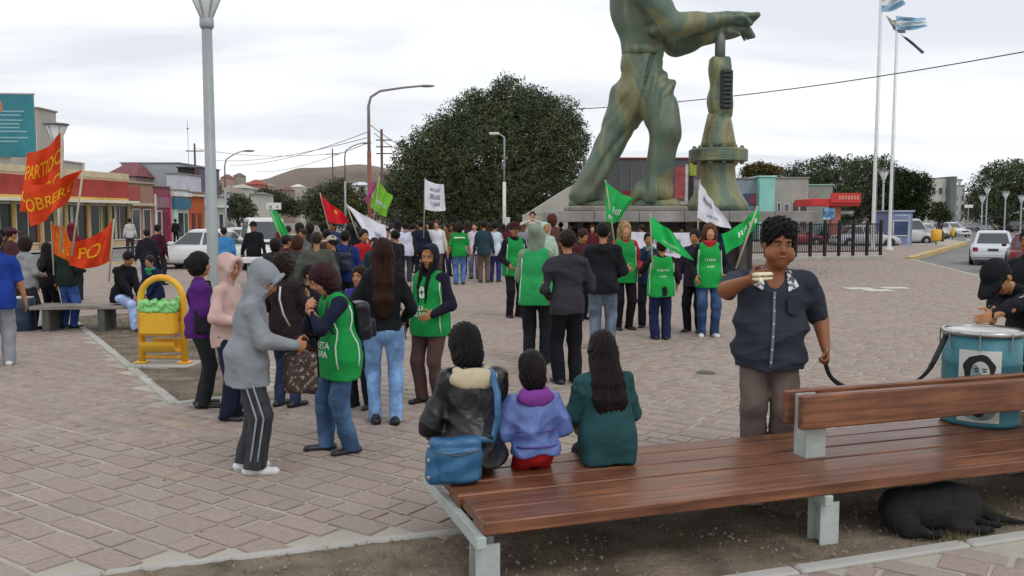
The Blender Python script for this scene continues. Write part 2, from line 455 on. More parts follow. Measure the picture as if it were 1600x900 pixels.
    S.cap(hd(0, .047, .004), hd(0, .057, -.018), .0045*hs, .0075*hs, k=.006*hs)
    S.cap(hd(-.018, .043, .014), hd(.018, .043, .014), .006*hs, k=.008*hs)
    for k in (-1, 1): S.ell(hd(k*.0455, -.004, -.010), vv(.006, .012, .019)*hs, Hm, .004*hs)
    for k in (-1, 1): S.ell(hd(k*.017, .053, .001), vv(.0085, .006, .006)*hs, Hm, .004*hs, op=-1)
    link('body', S.mesh('body', cloth(SKIN[tone], 'skin'), vx if (D > 9.5 or sit is not None) else max(vx*.85, .0075)), root)
    if face:
        for k in (-1, 1):
            V, Fq = uvs(hd(k*.0175, .0452, .0005), (.0068*hs, .0060*hs, .0036*hs), Hm); MB().add(V, Fq).build('eye', mat('eye_white', (.36, .31, .28), .3), root, True)
            V, Fq = uvs(hd(k*.0175, .0498, .0003), (.0032*hs, .0022*hs, .0030*hs), Hm); MB().add(V, Fq).build('iris', mat('iris', (.02, .012, .008), .2), root, True)
            MB().tube([hd(k*.008, .0515, .0115), hd(k*.018, .0505, .0145), hd(k*.029, .0430, .0115)], [.0018*hs, .0028*hs, .0014*hs], 6).build('eyebrow', cloth(hc if hc not in ('b9986a',) else '6d5236', 'hair'), root, True)
            MB().tube([hd(k*.009, .0500, .0045), hd(k*.018, .0515, .0062), hd(k*.027, .0450, .0040)], [.0012*hs, .0022*hs, .0012*hs], 5).build('eyelid', cloth(SKIN[tone], 'skin'), root, True)
        mm = MB(); mm.tube([hd(-.017, .0455, -.0375), hd(-.007, .0515, -.0365), hd(.007, .0515, -.0365), hd(.017, .0455, -.0375)], [.0016*hs, .0042*hs, .0042*hs, .0016*hs], 6)
        mm.build('lips', mat('lips', (.32, .12, .09), .5), root, True)
    # --- trousers
    if not hide_legs:
        T = SDF(); g = .011*s*leg
        T.ell(hipc+Z*.0*s, vv(.096*w+(.004 if fem else 0), .074+bl*.010, .082)*s, Rt if sit is None else None, .03*s)
        for k in (-1, 1):
            T.cap(hj[k]+Z*.0*s, kn[k], .061*s*(.8+.2*w), (.038*s+g)*(.85+.15*w), k=.016*s); T.cap(kn[k], ft[k]-(Z*.03*s if sit is None else Z*.004*s), .038*s+g*.95, (.028*s+g*1.25), k=.014*s)
        T.cut(Z*-1, vv(0, 0, (cuff*s if sit is None else -.5)))
        T.cut(U, hipc+U*min(.09, .105-hem*.6)*s if False else hipc+U*(.035 if sit is None else .06)*s)
        T.warp = folds(s, .0055*s*(.6+.25*leg)*(1+(fk-1)*.6), ph)
        link('trousers', T.mesh('trousers', cloth(b, bk), vx), root)
        for k in ((-1, 1) if stripes else ()):
            for dy_ in (-.016, .016):
                pts = []
                for q in np.linspace(.12, .93, 16):
                    c_ = hj[k]+(kn[k]-hj[k])*q*2 if q < .5 else kn[k]+(ft[k]-kn[k])*(q-.5)*2
                    P = (c_+Y*dy_*s+X*k*.3*s)[None, :]
                    for _ in range(16): P = P-X*k*T.at(P)[:, None]*.8
                    pts.append(P[0]+X*k*.003)
                MB().tube(pts, .0045*s, 5).build('side_stripe', cloth(stripes), root, True)
    for k in (-1, 1):
        fd = nrm(vv(k*.16, 1, 0)); q = ft[k]; hgt = (.045*s)
        B = SDF(); z0 = q-Z*(hgt-.019*s)
        B.cap(z0-fd*.032*s, z0+fd*.098*s-Z*.003*s, .026*s, .0245*s, k=.01*s, sq=(Z, 1.15)); B.cap(z0+Z*.005*s-fd*.01*s, q+Z*.012*s, .024*s, .026*s, k=.02*s)
        B.cut(Z*-1, q-Z*(hgt-.001)); B.cut(Z, q+Z*.018*s)
        link('shoe', B.mesh('shoe', cloth(shoe, 'nylon'), min(vx, .02)), root)
    # --- upper garment
    J = SDF(); g = .008*s*tw; K = .026*s
    J.ell(tb(0, 0, .215), vv(.099*w, .068, .108)*s+g, Rt, K)
    J.ell(tb(0, .004+bl*.02, .11), vv(.089*w+bl*.022, .065+bl*.032, .1)*s+g, Rt, K)
    J.ell(tb(0, bl*.01, .0), vv(.097*w+bl*.008+(.004 if fem else 0), .078+bl*.018, .09)*s+g, Rt, K)
    if hem > .04: J.cap(hipc+(F*bl*.012+Z*.05)*s+Y*.004*s-X*.022*w*s, hipc+(F*bl*.012-Z*(hem+.05))*s+Y*.006*s-X*.024*w*s, .076*s*(.8+.2*w)+g+bl*.012*s+(.004+max(0, leg-1)*.010)*s, k=K); J.cap(hipc+(F*bl*.012+Z*.05)*s+Y*.004*s+X*.022*w*s, hipc+(F*bl*.012-Z*(hem+.05))*s+Y*.006*s+X*.024*w*s, .076*s*(.8+.2*w)+g+bl*.012*s+(.004+max(0, leg-1)*.010)*s, k=K)
    J.cap(sh[-1]+X2*.02*s, sh[1]-X2*.02*s, .041*s, k=K); J.cap(tb(-.03, -.004, .315), tb(-.095*w, 0, .293), .028*s, k=K); J.cap(tb(.03, -.004, .315), tb(.095*w, 0, .293), .028*s, k=K)
    J.cap(tb(0, -.004, .27), tb(0, .0, .322), .046*s, .037*s, k=.02*s)
    for k in (-1, 1):
        if sleeve == 'short':
            e2 = sh[k]+(el[k]-sh[k])*.86; J.cap(sh[k]-X2*k*.002*s-U*.002*s, e2, .038*s*(.4+.6*w), .040*s*(.4+.6*w), k=.02*s)
        elif sleeve == 'long':
            J.cap(sh[k]-X2*k*.003*s-U*.002*s, el[k], (.0345*s+g*.6)*(.6+.4*w), (.029*s+g)*(.7+.3*w), k=.02*s); J.cap(el[k], wr[k]+nrm(wr[k]-el[k])*.004*s, (.029*s+g)*(.7+.3*w), .0205*s+g*.6, k=.012*s)
    if hood == 'up':
        J.ell(hd(0, -.012, .010), vv(.062, .072, .072)*hs, Hm, .02*hs); J.ell(hd(0, -.012, -.055), vv(.057, .058, .05)*hs, Hm, .03*hs)
        J.cap(hd(0, -.02, -.05), tb(0, -.02, .30), .046*hs, .044*hs, k=.02*hs)
        for i_ in range(14):
            a0, a1 = 2*math.pi*i_/14, 2*math.pi*(i_+1)/14
            J.cap(hd(.050*math.cos(a0), .036+.016*math.sin(a0), -.006+.070*math.sin(a0)), hd(.050*math.cos(a1), .036+.016*math.sin(a1), -.006+.070*math.sin(a1)), .0105*hs, k=.010*hs)
        J.ell(hd(0, -.050, .040), vv(.042, .045, .040)*hs, Hm, .03*hs)
        J.ell(hd(0, .070, -.008), vv(.041, .068, .061)*hs, Hm, .006*hs, op=-1)
        J.ell(tb(0, -.045, .285), vv(.075, .03, .030)*s, Rt, .012*s)
    elif hood == 'down' and not hoodcol:
        J.ell(tb(0, -.052, .300), vv(.070, .034, .042)*s, Rt, .02*s); J.cap(tb(-.05, -.02, .325), tb(.05, -.02, .325), .022*s, k=.02*s)
    elif collar != 'open':
        J.cap(tb(-.02, 0, .335), tb(.02, 0, .335), .030*s, k=.012*s)
        J.ell(tb(0, .004, .392), vv(.05, .05, .042)*s, Rt, .004*s, op=-1)
    J.cut(-Z, hipc-Z*(hem+.012)*s)
    if collar == 'open': J.ell(tb(0, .052, .325), vv(.032, .045, .062)*s, Rt, .006*s, op=-1)
    J.warp = folds(s, .0062*s*min(tw, 1.0 if hood == 'up' else 2)*fk, ph+1, 1.3)
    link('jacket' if sleeve == 'long' else 'shirt', J.mesh('jacket', cloth(t, tk), vx), root)
    if hood == 'down' and hoodcol:
        Q = SDF(); Q.ell(tb(0, -.062, .292), vv(.088, .034, .048)*s, Rt, .02*s); Q.cap(tb(-.085, -.045, .300), tb(.085, -.045, .300), .020*s, k=.03*s); Q.cap(tb(-.06, -.02, .325), tb(.06, -.02, .325), .022*s, k=.02*s)
        for k in (-1, 1): Q.cap(tb(k*.062, -.03, .322), tb(k*.050, .035, .318), .019*s, k=.02*s)
        Q.ell(tb(0, -.030, .345), vv(.045, .025, .028)*s, Rt, .012*s, op=-1); Q.warp = folds(s, .004*s, ph+5)
        link('hood', Q.mesh('hood', cloth(hoodcol), vx), root)
    # --- vest over it
    if vest:
        Vt = SDF(); g2 = g+.010*s
        Vt.ell(tb(0, 0, .215), vv(.100*w, .070, .110)*s+g2, Rt, .03*s); Vt.ell(tb(0, .004+bl*.02, .10), vv(.090*w+bl*.02, .066+bl*.03, .11)*s+g2, Rt, .03*s)
        Vt.ell(tb(0, 0, .0), vv(.100*w, .080, .12)*s+g2, Rt, .03*s); Vt.cap(hipc+(Z*.05-X*.03*w)*s+Y*.005*s, hipc-(Z*(vlen+.05)+X*.034*w)*s+Y*.008*s, .074*s+g2, k=.04*s); Vt.cap(hipc+(Z*.05+X*.03*w)*s+Y*.005*s, hipc-(Z*(vlen+.05)-X*.034*w)*s+Y*.008*s, .074*s+g2, k=.04*s); Vt.cap(tb(-.06*w, 0, .293), tb(.06*w, 0, .293), .047*s, k=.03*s, sq=(F, 1.0))
        for k in (-1, 1): Vt.cut(nrm(X2*k+U*.10), tb(k*.104*w, 0, .22)+X2*k*g*.8)
        Vt.cut(-Z, hipc-Z*vlen*s); Vt.ell(tb(0, .02, .345), vv(.045, .075, .045)*s, Rt, .006*s, op=-1)
        Vt.warp = folds(s, .0052*s, ph+2)
        vm = Vt.mesh('vest', cloth(vest), vx); link('vest', vm, root)
        # white edging strips at the arm openings
        for k in (-1, 1):
            for dd in (1, -1):
                pts = []
                for z_ in np.linspace(-.05, .27, 9):
                    o = tb(k*(.097-.08*(z_-.2)*.6)*w, 0, z_)+X2*k*g*.3; o = o+F*dd*.25*s; P = o[None, :].copy()
                    for _ in range(14): P = P-F*dd*Vt.at(P)[:, None]*.8
                    pts.append(P[0]+F*dd*.001)
                MB().tube(pts, .0045*s, 5).build('white_edging', cloth('cfd8d0'), root, True)
        if vtext:
            for dd in ((1,) if not vback else (-1,)) if vback != 'both' else (1, -1):
                for li, (txt, zc, sz) in enumerate(vtext):
                    put_text(root, Vt, txt, tb(0, 0, zc)+F*dd*.3*s, -X2*dd, U, -F*dd, sz*s, 'dfe9e0')
        if vemb:
            a = np.linspace(0, 2*np.pi, 21)[:-1]; e = MB()
            ring = []
            for rr in (.030, .024, .012, .0):
                P = np.array([tb(rr*math.cos(q), 0, .205+rr*1.25*math.sin(q)) for q in a])+F*.3*s
                for _ in range(14): P = P-F*Vt.at(P)[:, None]*.8
                ring.append(P+F*.003)
            for i in range(20):
                j = (i+1) % 20
                e.add([ring[0][i], ring[0][j], ring[1][j], ring[1][i]], [(0, 1, 2, 3)])
                if i % 5 != 4: e.add([ring[1][i], ring[1][j], ring[2][j], ring[2][i]], [(0, 1, 2, 3)])
            e.build('round_emblem', cloth('dfe9e0'), root)
    # --- hair
    if hood != 'up' and hair != 'bald':
        A = SDF(); big = {'short': .006, 'curly': .018, 'afro': afro}.get(hair, .010)*s
        A.ell(hd(0, -.010, .016+(big/s)*.3), vv(.047, .058, .055)*hs+big, Hm, .015*hs)
        if hair in ('long', 'bun', 'pony', 'bob', 'curly'): A.ell(hd(0, -.018, -.018), vv(.048, .052, .055)*hs+big*.8, Hm, .02*hs)
        A.ell(hd(0, .066, -.022+(.006 if hair == 'short' else 0)), vv(.036+chub*.010, .044+chub*.012, .054)*hs, Hm, .012*hs, op=-1)
        if hair == 'bob': A.ell(hd(0, -.020, -.050), vv(.054, .046, .050)*hs, Hm, .02*hs); A.ell(hd(0, .066, -.03), vv(.036, .046, .060)*hs, Hm, .012*hs, op=-1)
        if hair == 'short': A.cut(nrm(-hU+hF*.25), hd(0, 0, -.038))
        if hair == 'afro':
            A.ell(hd(0, -.012, .050), vv(.052, .060, .036)*hs, Hm, .02*hs); A.cut(nrm(-hU+hF*.35), hd(0, 0, -.030))
            def wq(P, s=s): return .009*s*np.sin(150*P[:, 0])*np.sin(140*P[:, 1]+2)*np.sin(160*P[:, 2])+.007*s*np.sin(61*P[:, 0]+55*P[:, 2])*np.sin(70*P[:, 1]-40*P[:, 2])
            A.warp = wq
        elif hair == 'curly':
            def wq(P, s=s): return .006*s*np.sin(130*P[:, 0]+30*P[:, 2])*np.sin(120*P[:, 2])
            A.warp = wq
        else:
            def wq(P, s=s): return .0032*s*np.sin(210*P[:, 0]+6*np.sin(20*P[:, 2]))+.0015*s*np.sin(330*P[:, 1]+190*P[:, 0])
            A.warp = wq
        if hair == 'long':
            L = hairlen
            for k in (-1, -.5, 0, .5, 1):
                p0 = hd(k*.026, -.028, -.02); p1 = tb(k*.034*hairw, -.062, .27); p2 = tb(k*.030*hairw**1.5, -.085, .27-L*.5); p3 = tb(k*.022*hairw**2, -.084, .29-L-.012*math.cos(k*9))
                A.cap(p0, p1, .030*s, .028*s, k=.02*s); A.cap(p1, p2, .026*s, .023*s, k=.02*s, sq=(F, 1.3)); A.cap(p2, p3, .021*s, .013*s, k=.03*s, sq=(F, 1.3))
            for k in (-1, 1): A.cap(hd(k*.046, -.012, -.01), tb(k*.055, -.01, .30), .016*hs, .018*hs, k=.02*hs)
        elif hair == 'bun': A.ell(hd(0, -.075, .012), vv(.026, .024, .026)*hs, Hm, .01*hs)
        elif hair == 'pony': A.cap(hd(0, -.07, .01), hd(0, -.095, -.03), .016*hs, .020*hs, k=.01*hs); A.cap(hd(0, -.095, -.03), hd(0, -.085, -.11), .020*hs, .008*hs, k=.01*hs)
        link('hair', A.mesh('hair', cloth(hc, 'hair'), min(vx, .02)), root)
    if cap:
        Cp = SDF(); Cp.ell(hd(0, -.006, .022), vv(.055, .066, .056)*hs, Hm, .01*hs); Cp.cut(-hU, hd(0, 0, .022))
        link('cap', Cp.mesh('cap', cloth(cap), min(vx, .02)), root)
        m = MB(); ring = []
        for i in range(9):
            a = R(-68+17*i); ring.append((hd(.053*math.sin(a), -.004+.064*math.cos(a), .026), hd(.058*math.sin(a), .0+.064*math.cos(a)+.068*math.cos(a)**.5, .016-.010*abs(math.sin(a)))))
        for i in range(8):
            a, b_ = ring[i], ring[i+1]; dn = hU*.004*s
            m.quadbox([a[0]-dn, b_[0]-dn, b_[1]-dn, a[1]-dn, a[0]+dn, b_[0]+dn, b_[1]+dn, a[1]+dn])
        m.build('peak', cloth(cap), root, True)
    if scarf:
        Q = SDF(); c = hd(0, .006, -.088)
        for i in range(10):
            a, a2 = 2*math.pi*i/10, 2*math.pi*(i+1)/10
            Q.cap(c+(X2*math.cos(a)*.045+F*math.sin(a)*.042)*s, c+(X2*math.cos(a2)*.045+F*math.sin(a2)*.042)*s, .020*s, k=.01*s)
        Q.ell(tb(0, .055, .285), vv(.045, .02, .045)*s, Rt, .02*s); Q.warp = folds(s, .004*s, ph)
        link('scarf', Q.mesh('scarf', cloth(scarf), min(vx, .02)), root)
    if pack:
        Q = SDF(); Q.box(tb(0, -.125, .165), vv(.078, .045, .105)*s, Rt, .03*s, .02); Q.box(tb(0, -.178, .12), vv(.058, .018, .05)*s, Rt, .015*s, .01)
        Q.warp = folds(s, .003*s, ph)
        p = empty('backpack', loc, R(yaw), pack[1], 'backpack'); link('pack_body', Q.mesh('pack_body', cloth(pack[0], 'nylon'), min(vx, .02)), p)
        m = MB()
        for k in (-1, 1): m.tube([tb(k*.055, -.09, .26), tb(k*.062, -.03, .342), tb(k*.066, .055, .30), tb(k*.075, .09, .20), tb(k*.1*w, .03, .1), tb(k*.07, -.09, .08)], .010*s, 6, sq=(1, .5))
        m.build('strap', cloth(pack[0], 'nylon'), p, True)
    J_ = dict(root=root, s=s, tb=tb, hd=hd, wr=wr, el=el, sh=sh, F=F, X2=X2, U=U, J=J, kn=kn, ft=ft, hcn=hcn, Hm=Hm, vx=vx, loc=loc, yaw=yaw)
    return J_
def uvs(c, r, Rm, nu=10, nv=6):
    V = []; F = []
    for i in range(nv+1):
        th = math.pi*i/nv
        for j in range(nu):
            a = 2*math.pi*j/nu; V.append(np.asarray(c)+Rm@vv(r[0]*math.sin(th)*math.cos(a), r[1]*math.sin(th)*math.sin(a), r[2]*math.cos(th)))
    for i in range(nv):
        for j in range(nu): q = (j+1) % nu; F.append((i*nu+j, (i+1)*nu+j, (i+1)*nu+q, i*nu+q))
    return V, F
def put_text(root, S, txt, o, ex, ez, dr, size, col, name='lettering'):
    V, Fc = textmesh(txt)
    P = o+V[:, :1]*ex*size+V[:, 1:2]*ez*size
    for _ in range(16): P = P+dr*S.at(P)[:, None]*.8
    P = P-dr*.0035
    me = bpy.data.meshes.new(name); me.from_pydata([tuple(p) for p in P], [], Fc); me.materials.append(cloth(col))
    return link(name, me, root)
def world(J, p):                         # a point of a person's own frame, in the scene
    c, sn = math.cos(R(J['yaw'])), math.sin(R(J['yaw'])); l = J['loc']
    return Vector((l[0]+c*p[0]-sn*p[1], l[1]+sn*p[0]+c*p[1], p[2]+l[2]))

# ------------------------------------------------------------------ ground
def poly_in(px, py, poly):
    px, py = np.asarray(px), np.asarray(py); c = np.zeros(px.shape, bool); n = len(poly)
    for i in range(n):
        x1, y1 = poly[i]; x2, y2 = poly[(i+1) % n]
        k = ((y1 > py) != (y2 > py)) & (px < (x2-x1)*(py-y1)/(y2-y1+1e-12)+x1)
        c ^= k
    return c
def sheet(name, poly, z, m, parent=None, kind='structure'):
    me = bpy.data.meshes.new(name); me.from_pydata([(p[0], p[1], z) for p in poly], [], [tuple(range(len(poly)))]); me.materials.append(m)
    return link(name, me, parent, kind=kind if parent is None else None)
M_TERR = mat('steppe', (.17, .135, .10), .95, var=.25, vscale=.05, bump=.5, bscale=2, col2=(.11, .105, .065), c2scale=.02)
M_ASPH = mat('asphalt', (.17, .165, .16), .9, var=.15, vscale=.6, bump=.4, bscale=60, col2=(.20, .195, .185), c2scale=.3)
M_MORT = mat('mortar', (.42, .382, .318), .92, var=.13, vscale=1.3, bump=.5, bscale=45, col2=(.35, .325, .28), c2scale=.7)
M_CONC = mat('concrete', (.40, .385, .355), .9, var=.15, vscale=2, bump=.4, bscale=35)
M_KERBY = mat('yellow_kerb_paint', (.52, .36, .09), .8, var=.25, vscale=3, bump=.4, bscale=30, col2=(.40, .36, .29), c2scale=2.5)
M_DIRT = mat('dirt', (.20, .155, .115), .97, var=.3, vscale=3, bump=1.0, bscale=28, col2=(.11, .09, .06), c2scale=2.2, c2lo=.42, c2hi=.62)
terr = sheet('ground', [(-3000, -300), (3000, -300), (3000, 3000), (-3000, 3000)], -.17, M_TERR)
sheet('road', [(-70, -60), (160, -60), (260, 420), (-70, 420)], -.12, M_ASPH)
PLZ = [(14, -12), (13.2, 10), (13.9, 24), (15.2, 29), (18.3, 41), (34.6, 68), (37, 76), (30, 80), (14, 62), (-9, 60), (-11, 37), (-45, 36), (-45, -12)]
pz = MB(); pz.prism(PLZ, -.13, 0); plaza = pz.build('plaza', M_MORT, None, kind='structure')
def kerb(name, pts, wd, h, m, z0=-.13, seg=None, parent=None):
    """a run of kerb stones along a line, one mesh each stone"""
    out = []
    for a, b in zip(pts, pts[1:]):
        a, b = Vector((*a, 0)), Vector((*b, 0)); L = (b-a).length; d = (b-a)/L; n = Vector((-d.y, d.x, 0)); k = max(1, int(L/(seg or L)))
        for i in range(k):
            g = .008 if seg else 0; p = a+d*(L*i/k+g); q = a+d*(L*(i+1)/k-g)
            mb = MB(); Mx = Matrix.Translation(p) @ Matrix.Rotation(math.atan2(d.y, d.x), 4, 'Z')
            mb.box(0, (q-p).length, -wd/2, wd/2, z0, h+rnd.uniform(-.003, .003), .012, Mx)
            o = mb.build(name, m, parent)
            out.append(o)
    return out
# kerbs round the square
kr = empty('kerb', (0, 0, 0)); kr['kind'] = 'structure'
kerb('kerb_stone', [(14, -12), (13.2, 10), (13.9, 24), (15.2, 29), (18.3, 41)], .16, .012, M_CONC, seg=2.0, parent=kr)
kerb('painted_kerb_stone', [(18.25, 41.1), (34.6, 68)], .34, .10, M_KERBY, seg=1.6, parent=kr)
kerb('painted_kerb_stone', [(-10.9, 37), (-22, 36.75)], .3, .06, M_KERBY, seg=1.6, parent=kr)
kerb('kerb_stone', [(-22.2, 36.75), (-44, 36.1)], .2, .06, M_CONC, seg=2.5, parent=kr)
# far pavement before the shops on the left
sheet('pavement', [(-32, 30), (-27.6, 36), (-20, 100), (-26, 100)], -.02, M_CONC)

u2 = Vector((.9447, .328, 0)).normalized(); v2 = Vector((-u2.y, u2.x, 0))
L1a = Vector((-1.65, 4.9, 0)); PW = 1.11
def pu(u, v): return L1a + u2*u - v2*(PW-v)      # v = 0 near edge, v = PW far edge
PATCH1 = [tuple(pu(-3, 0))[:2], tuple(pu(9, 0))[:2], tuple(pu(9, PW))[:2], tuple(pu(-3, PW))[:2]]
PATCH2 = [(-3.5, 9.2), (-2.75, 9.75), (-4.9, 16.2), (-7.3, 18.2), (-8.6, 17.3)]
def dirt(name, poly, n=90):
    xs = [p[0] for p in poly]; ys = [p[1] for p in poly]
    X, Y = np.meshgrid(np.linspace(min(xs), max(xs), n*2), np.linspace(min(ys), max(ys), n)); h = (xs and (max(xs)-min(xs))/(2*n))
    ins = poly_in(X, Y, poly)
    Z = .012+.011*np.sin(3.1*X+1.7*np.sin(2.3*Y))*np.sin(2.7*Y+X)+.006*np.sin(19*X+5*np.sin(11*Y))*np.sin(17*Y+3*np.sin(9*X))+.004*np.random.RandomState(3).rand(*X.shape)
    V = np.stack([X, Y, Z], -1).reshape(-1, 3); idx = np.arange(X.size).reshape(X.shape)
    q = np.stack([idx[:-1, :-1], idx[:-1, 1:], idx[1:, 1:], idx[1:, :-1]], -1).reshape(-1, 4)
    Z = np.where(ins, Z, -.03); V[:, 2] = Z.ravel(); k = ins.ravel()[q].any(1)
    me = npmesh(name, V, q[k], M_DIRT); o = link(name, me, kind='structure')
    # rim sheet so the edge is closed
    me = bpy.data.meshes.new('soil_edge'); me.from_pydata([(p[0], p[1], .005) for p in poly], [], [tuple(range(len(poly)))]); me.materials.append(M_DIRT); link('soil_edge', me, o)
    return o
soil = dirt('soil_bed', PATCH1, 130); soil2 = dirt('soil_bed', PATCH2)
kerb('edging_stone', [tuple(pu(-3, PW+.04))[:2], tuple(pu(9, PW+.04))[:2]], .075, .022, M_CONC, seg=1.1, parent=soil)
kerb('edging_stone', [tuple(pu(9, -.05))[:2], tuple(pu(-3, -.05))[:2]], .10, .022, M_CONC, seg=1.1, parent=soil)
kerb('edging_stone', PATCH2+[PATCH2[0]], .11, .022, M_CONC, seg=1.1, parent=soil2)
# pebbles, litter and thin grass on the soil
def scatter(name, poly, n, kindf, m, seed, lab=None, cat=None):
    r = random.Random(seed); mb = MB(); xs = [p[0] for p in poly]; ys = [p[1] for p in poly]; c = 0
    while c < n:
        x, y = r.uniform(min(xs), max(xs)), r.uniform(min(ys), max(ys))
        if not poly_in([x], [y], poly)[0]: continue
        kindf(mb, x, y, r); c += 1
    return mb.build(name, m, None, kind='stuff', label=lab, cat=cat)
def pebble(mb, x, y, r):
    s = r.uniform(.004, .013); z = .018; a = r.uniform(0, 6)
    P = [(x+s*math.cos(a+k*1.57)*r.uniform(.8, 1.3), y+s*math.sin(a+k*1.57), z-.004) for k in range(4)]; T = [(x+(p[0]-x)*.6, y+(p[1]-y)*.6, z+s*.6) for p in P]
    mb.quadbox(P+T)
def blade(mb, x, y, r):
    for _ in range(r.randint(3, 7)):
        a = r.uniform(0, 6.28); h = r.uniform(.02, .07); wd = .0022; l = r.uniform(0, .04); bx, by = x+r.uniform(-.02, .02), y+r.uniform(-.02, .02)
        dx, dy = math.cos(a), math.sin(a); n = len(mb.v)
        mb.v += [(bx-dy*wd, by+dx*wd, .01), (bx+dy*wd, by-dx*wd, .01), (bx+dx*l, by+dy*l, .01+h)]; mb.f.append((n, n+1, n+2))
scatter('pebbles', PATCH1, 1500, pebble, mat('pebble', (.26, .22, .18), .9, var=.4, vscale=20), 1, 'small pebbles lying on the brown soil under the bench', 'pebbles')
scatter('grass', PATCH1, 900, blade, mat('dry_grass', (.17, .15, .07), .9, var=.35, vscale=12), 2, 'thin dry grass growing in the soil under the bench', 'grass')
scatter('grass', PATCH2, 420, blade, mat('grass_green', (.10, .13, .045), .9, var=.35, vscale=12), 3, 'sparse weeds on the bare soil around the yellow bin', 'grass')
def clump(mb, x, y, r):
    for _ in range(5): blade(mb, x+r.gauss(0, .03), y+r.gauss(0, .03), r)
scatter('grass', [tuple(G(1440, 850))[:2], tuple(G(1500, 850))[:2], tuple(G(1510, 842))[:2], tuple(G(1450, 842))[:2]], 12, clump, MATS['dry_grass'], 5, 'pale grass tufts in front of the sleeping dog', 'grass')

# paving stones in courses of random lengths
STM = [mat('stone_%d' % i, tuple(.9*q for q in c), .8, var=.13, vscale=9, bump=.35, bscale=70, spec=.3) for i, c in enumerate([tuple(.55*a+.45*b for a, b in zip(c_, (.362, .276, .232))) for c_ in [
    (.375, .305, .265), (.35, .29, .255), (.365, .32, .275), (.395, .33, .28), (.32, .275, .25), (.385, .34, .30), (.335, .265, .23), (.43, .34, .25), (.30, .27, .255)]])]
ST_W = [6, 6, 6, 5, 3, 5, 3, .45, 1.2]
def stones():
    r = random.Random(11); ang = R(-35); ca, sa = math.cos(ang), math.sin(ang)
    S = []; v = -40
    while v < 66:
        cw = r.uniform(.14, .22); u = -64+r.uniform(0, .5)
        while u < 48:
            L = r.choice((.12, .16, .2, .24, .3, .36, .42))*r.uniform(.9, 1.1); cu, cv = u+L/2, v+cw/2
            x, y = cu*ca-cv*sa, cu*sa+cv*ca
            if 3.6 < y < 62 and abs(x) < .60*y+.6: S.append((x, y, L, cw))
            u += L+r.uniform(.018, .036)
        v += cw+r.uniform(.020, .036)
    A = np.array(S)
    bad = poly_in(A[:, 0], A[:, 1], PATCH1) | poly_in(A[:, 0], A[:, 1], PATCH2) | ~poly_in(A[:, 0], A[:, 1], PLZ)
    for P in (PATCH1, PATCH2):                      # keep clear of the edging
        for i in range(len(P)):
            a = np.array(P[i]); b = np.array(P[(i+1) % len(P)]); d = b-a; L = np.linalg.norm(d)
            t = np.clip(((A[:, :2]-a)@d)/L**2, 0, 1); q = a+t[:, None]*d
            bad |= np.linalg.norm(A[:, :2]-q, axis=1) < .13
    A = A[~bad]; A = A[np.argsort(A[:, 1]+.15*np.abs(A[:, 0]))]
    mi = np.array(r.choices(range(9), ST_W, k=len(A)))
    # visible first: inside the picture
    px = 800+FPX*A[:, 0]/A[:, 1]; py = 338+CAMH*FPX/A[:, 1]
    vis = (px > -20) & (px < 1620) & (py < 915)
    first = np.nonzero(vis)[0][:300]; fs = set(first.tolist())
    base = {}
    for m in range(9):
        for kx in range(3):
            rr = random.Random(m*3+kx); mb = MB(); j = lambda: rr.uniform(-.04, .04)
            B = [(-.5+j()*.5, -.5+j(), 0), (.5+j()*.5, -.5+j(), 0), (.5+j()*.5, .5+j(), 0), (-.5+j()*.5, .5+j(), 0)]
            Mi = [(p[0], p[1], .6) for p in B]; T = [(p[0]*.95, p[1]*.91, 1+rr.uniform(-.12, .12)) for p in B]
            mb.quadbox(B+Mi); mb.f.remove((4, 5, 6, 7)); mb.v += T
            for i in range(4): mb.f.append((4+i, 4+(i+1) % 4, 8+(i+1) % 4, 8+i))
            mb.f.append((8, 9, 10, 11)); base[m, kx] = mb.mesh('paving_stone', STM[m])
    for i in first:
        x, y, L, cw = A[i]; o = link('paving_stone', base[mi[i], r.randint(0, 2)], plaza)
        o.location = (x, y, 0); o.rotation_euler = (r.uniform(-.006, .006), r.uniform(-.006, .006), ang+r.uniform(-.015, .015)+(math.pi if r.random() < .5 else 0)); o.scale = (L, cw, .011+r.uniform(-.002, .003))
    rest = np.array([i not in fs for i in range(len(A))]); B = A[rest]; mm = mi[rest]; n = len(B)
    rs = np.random.RandomState(4); jx = rs.uniform(-.006, .006, (n, 4, 2)); sg = np.array([(-1, -1), (1, -1), (1, 1), (-1, 1)])*.5
    loc = sg[None]*B[:, None, 2:4]+jx
    W = np.stack([loc[..., 0]*ca-loc[..., 1]*sa+B[:, None, 0], loc[..., 0]*sa+loc[..., 1]*ca+B[:, None, 1]], -1)
    li = sg[None]*(B[:, None, 2:4]-.012)+jx
    Wt = np.stack([li[..., 0]*ca-li[..., 1]*sa+B[:, None, 0], li[..., 0]*sa+li[..., 1]*ca+B[:, None, 1]], -1)
    V = np.concatenate([np.concatenate([W, np.zeros((n, 4, 1))], -1), np.concatenate([Wt, np.full((n, 4, 1), .010)+rs.uniform(-.002, .002, (n, 4, 1))], -1)], 1).reshape(-1, 3)
    b0 = (np.arange(n)*8)[:, None, None]; F = np.array([(4, 5, 6, 7), (0, 1, 5, 4), (1, 2, 6, 5), (2, 3, 7, 6), (3, 0, 4, 7)])[None]
    Q = (b0+F).reshape(-1, 4)
    o = link('paving_stones', npmesh('paving_stones', V, Q, STM, False, np.repeat(mm, 5)), plaza, kind='stuff')
    print('stones', len(A))
stones()
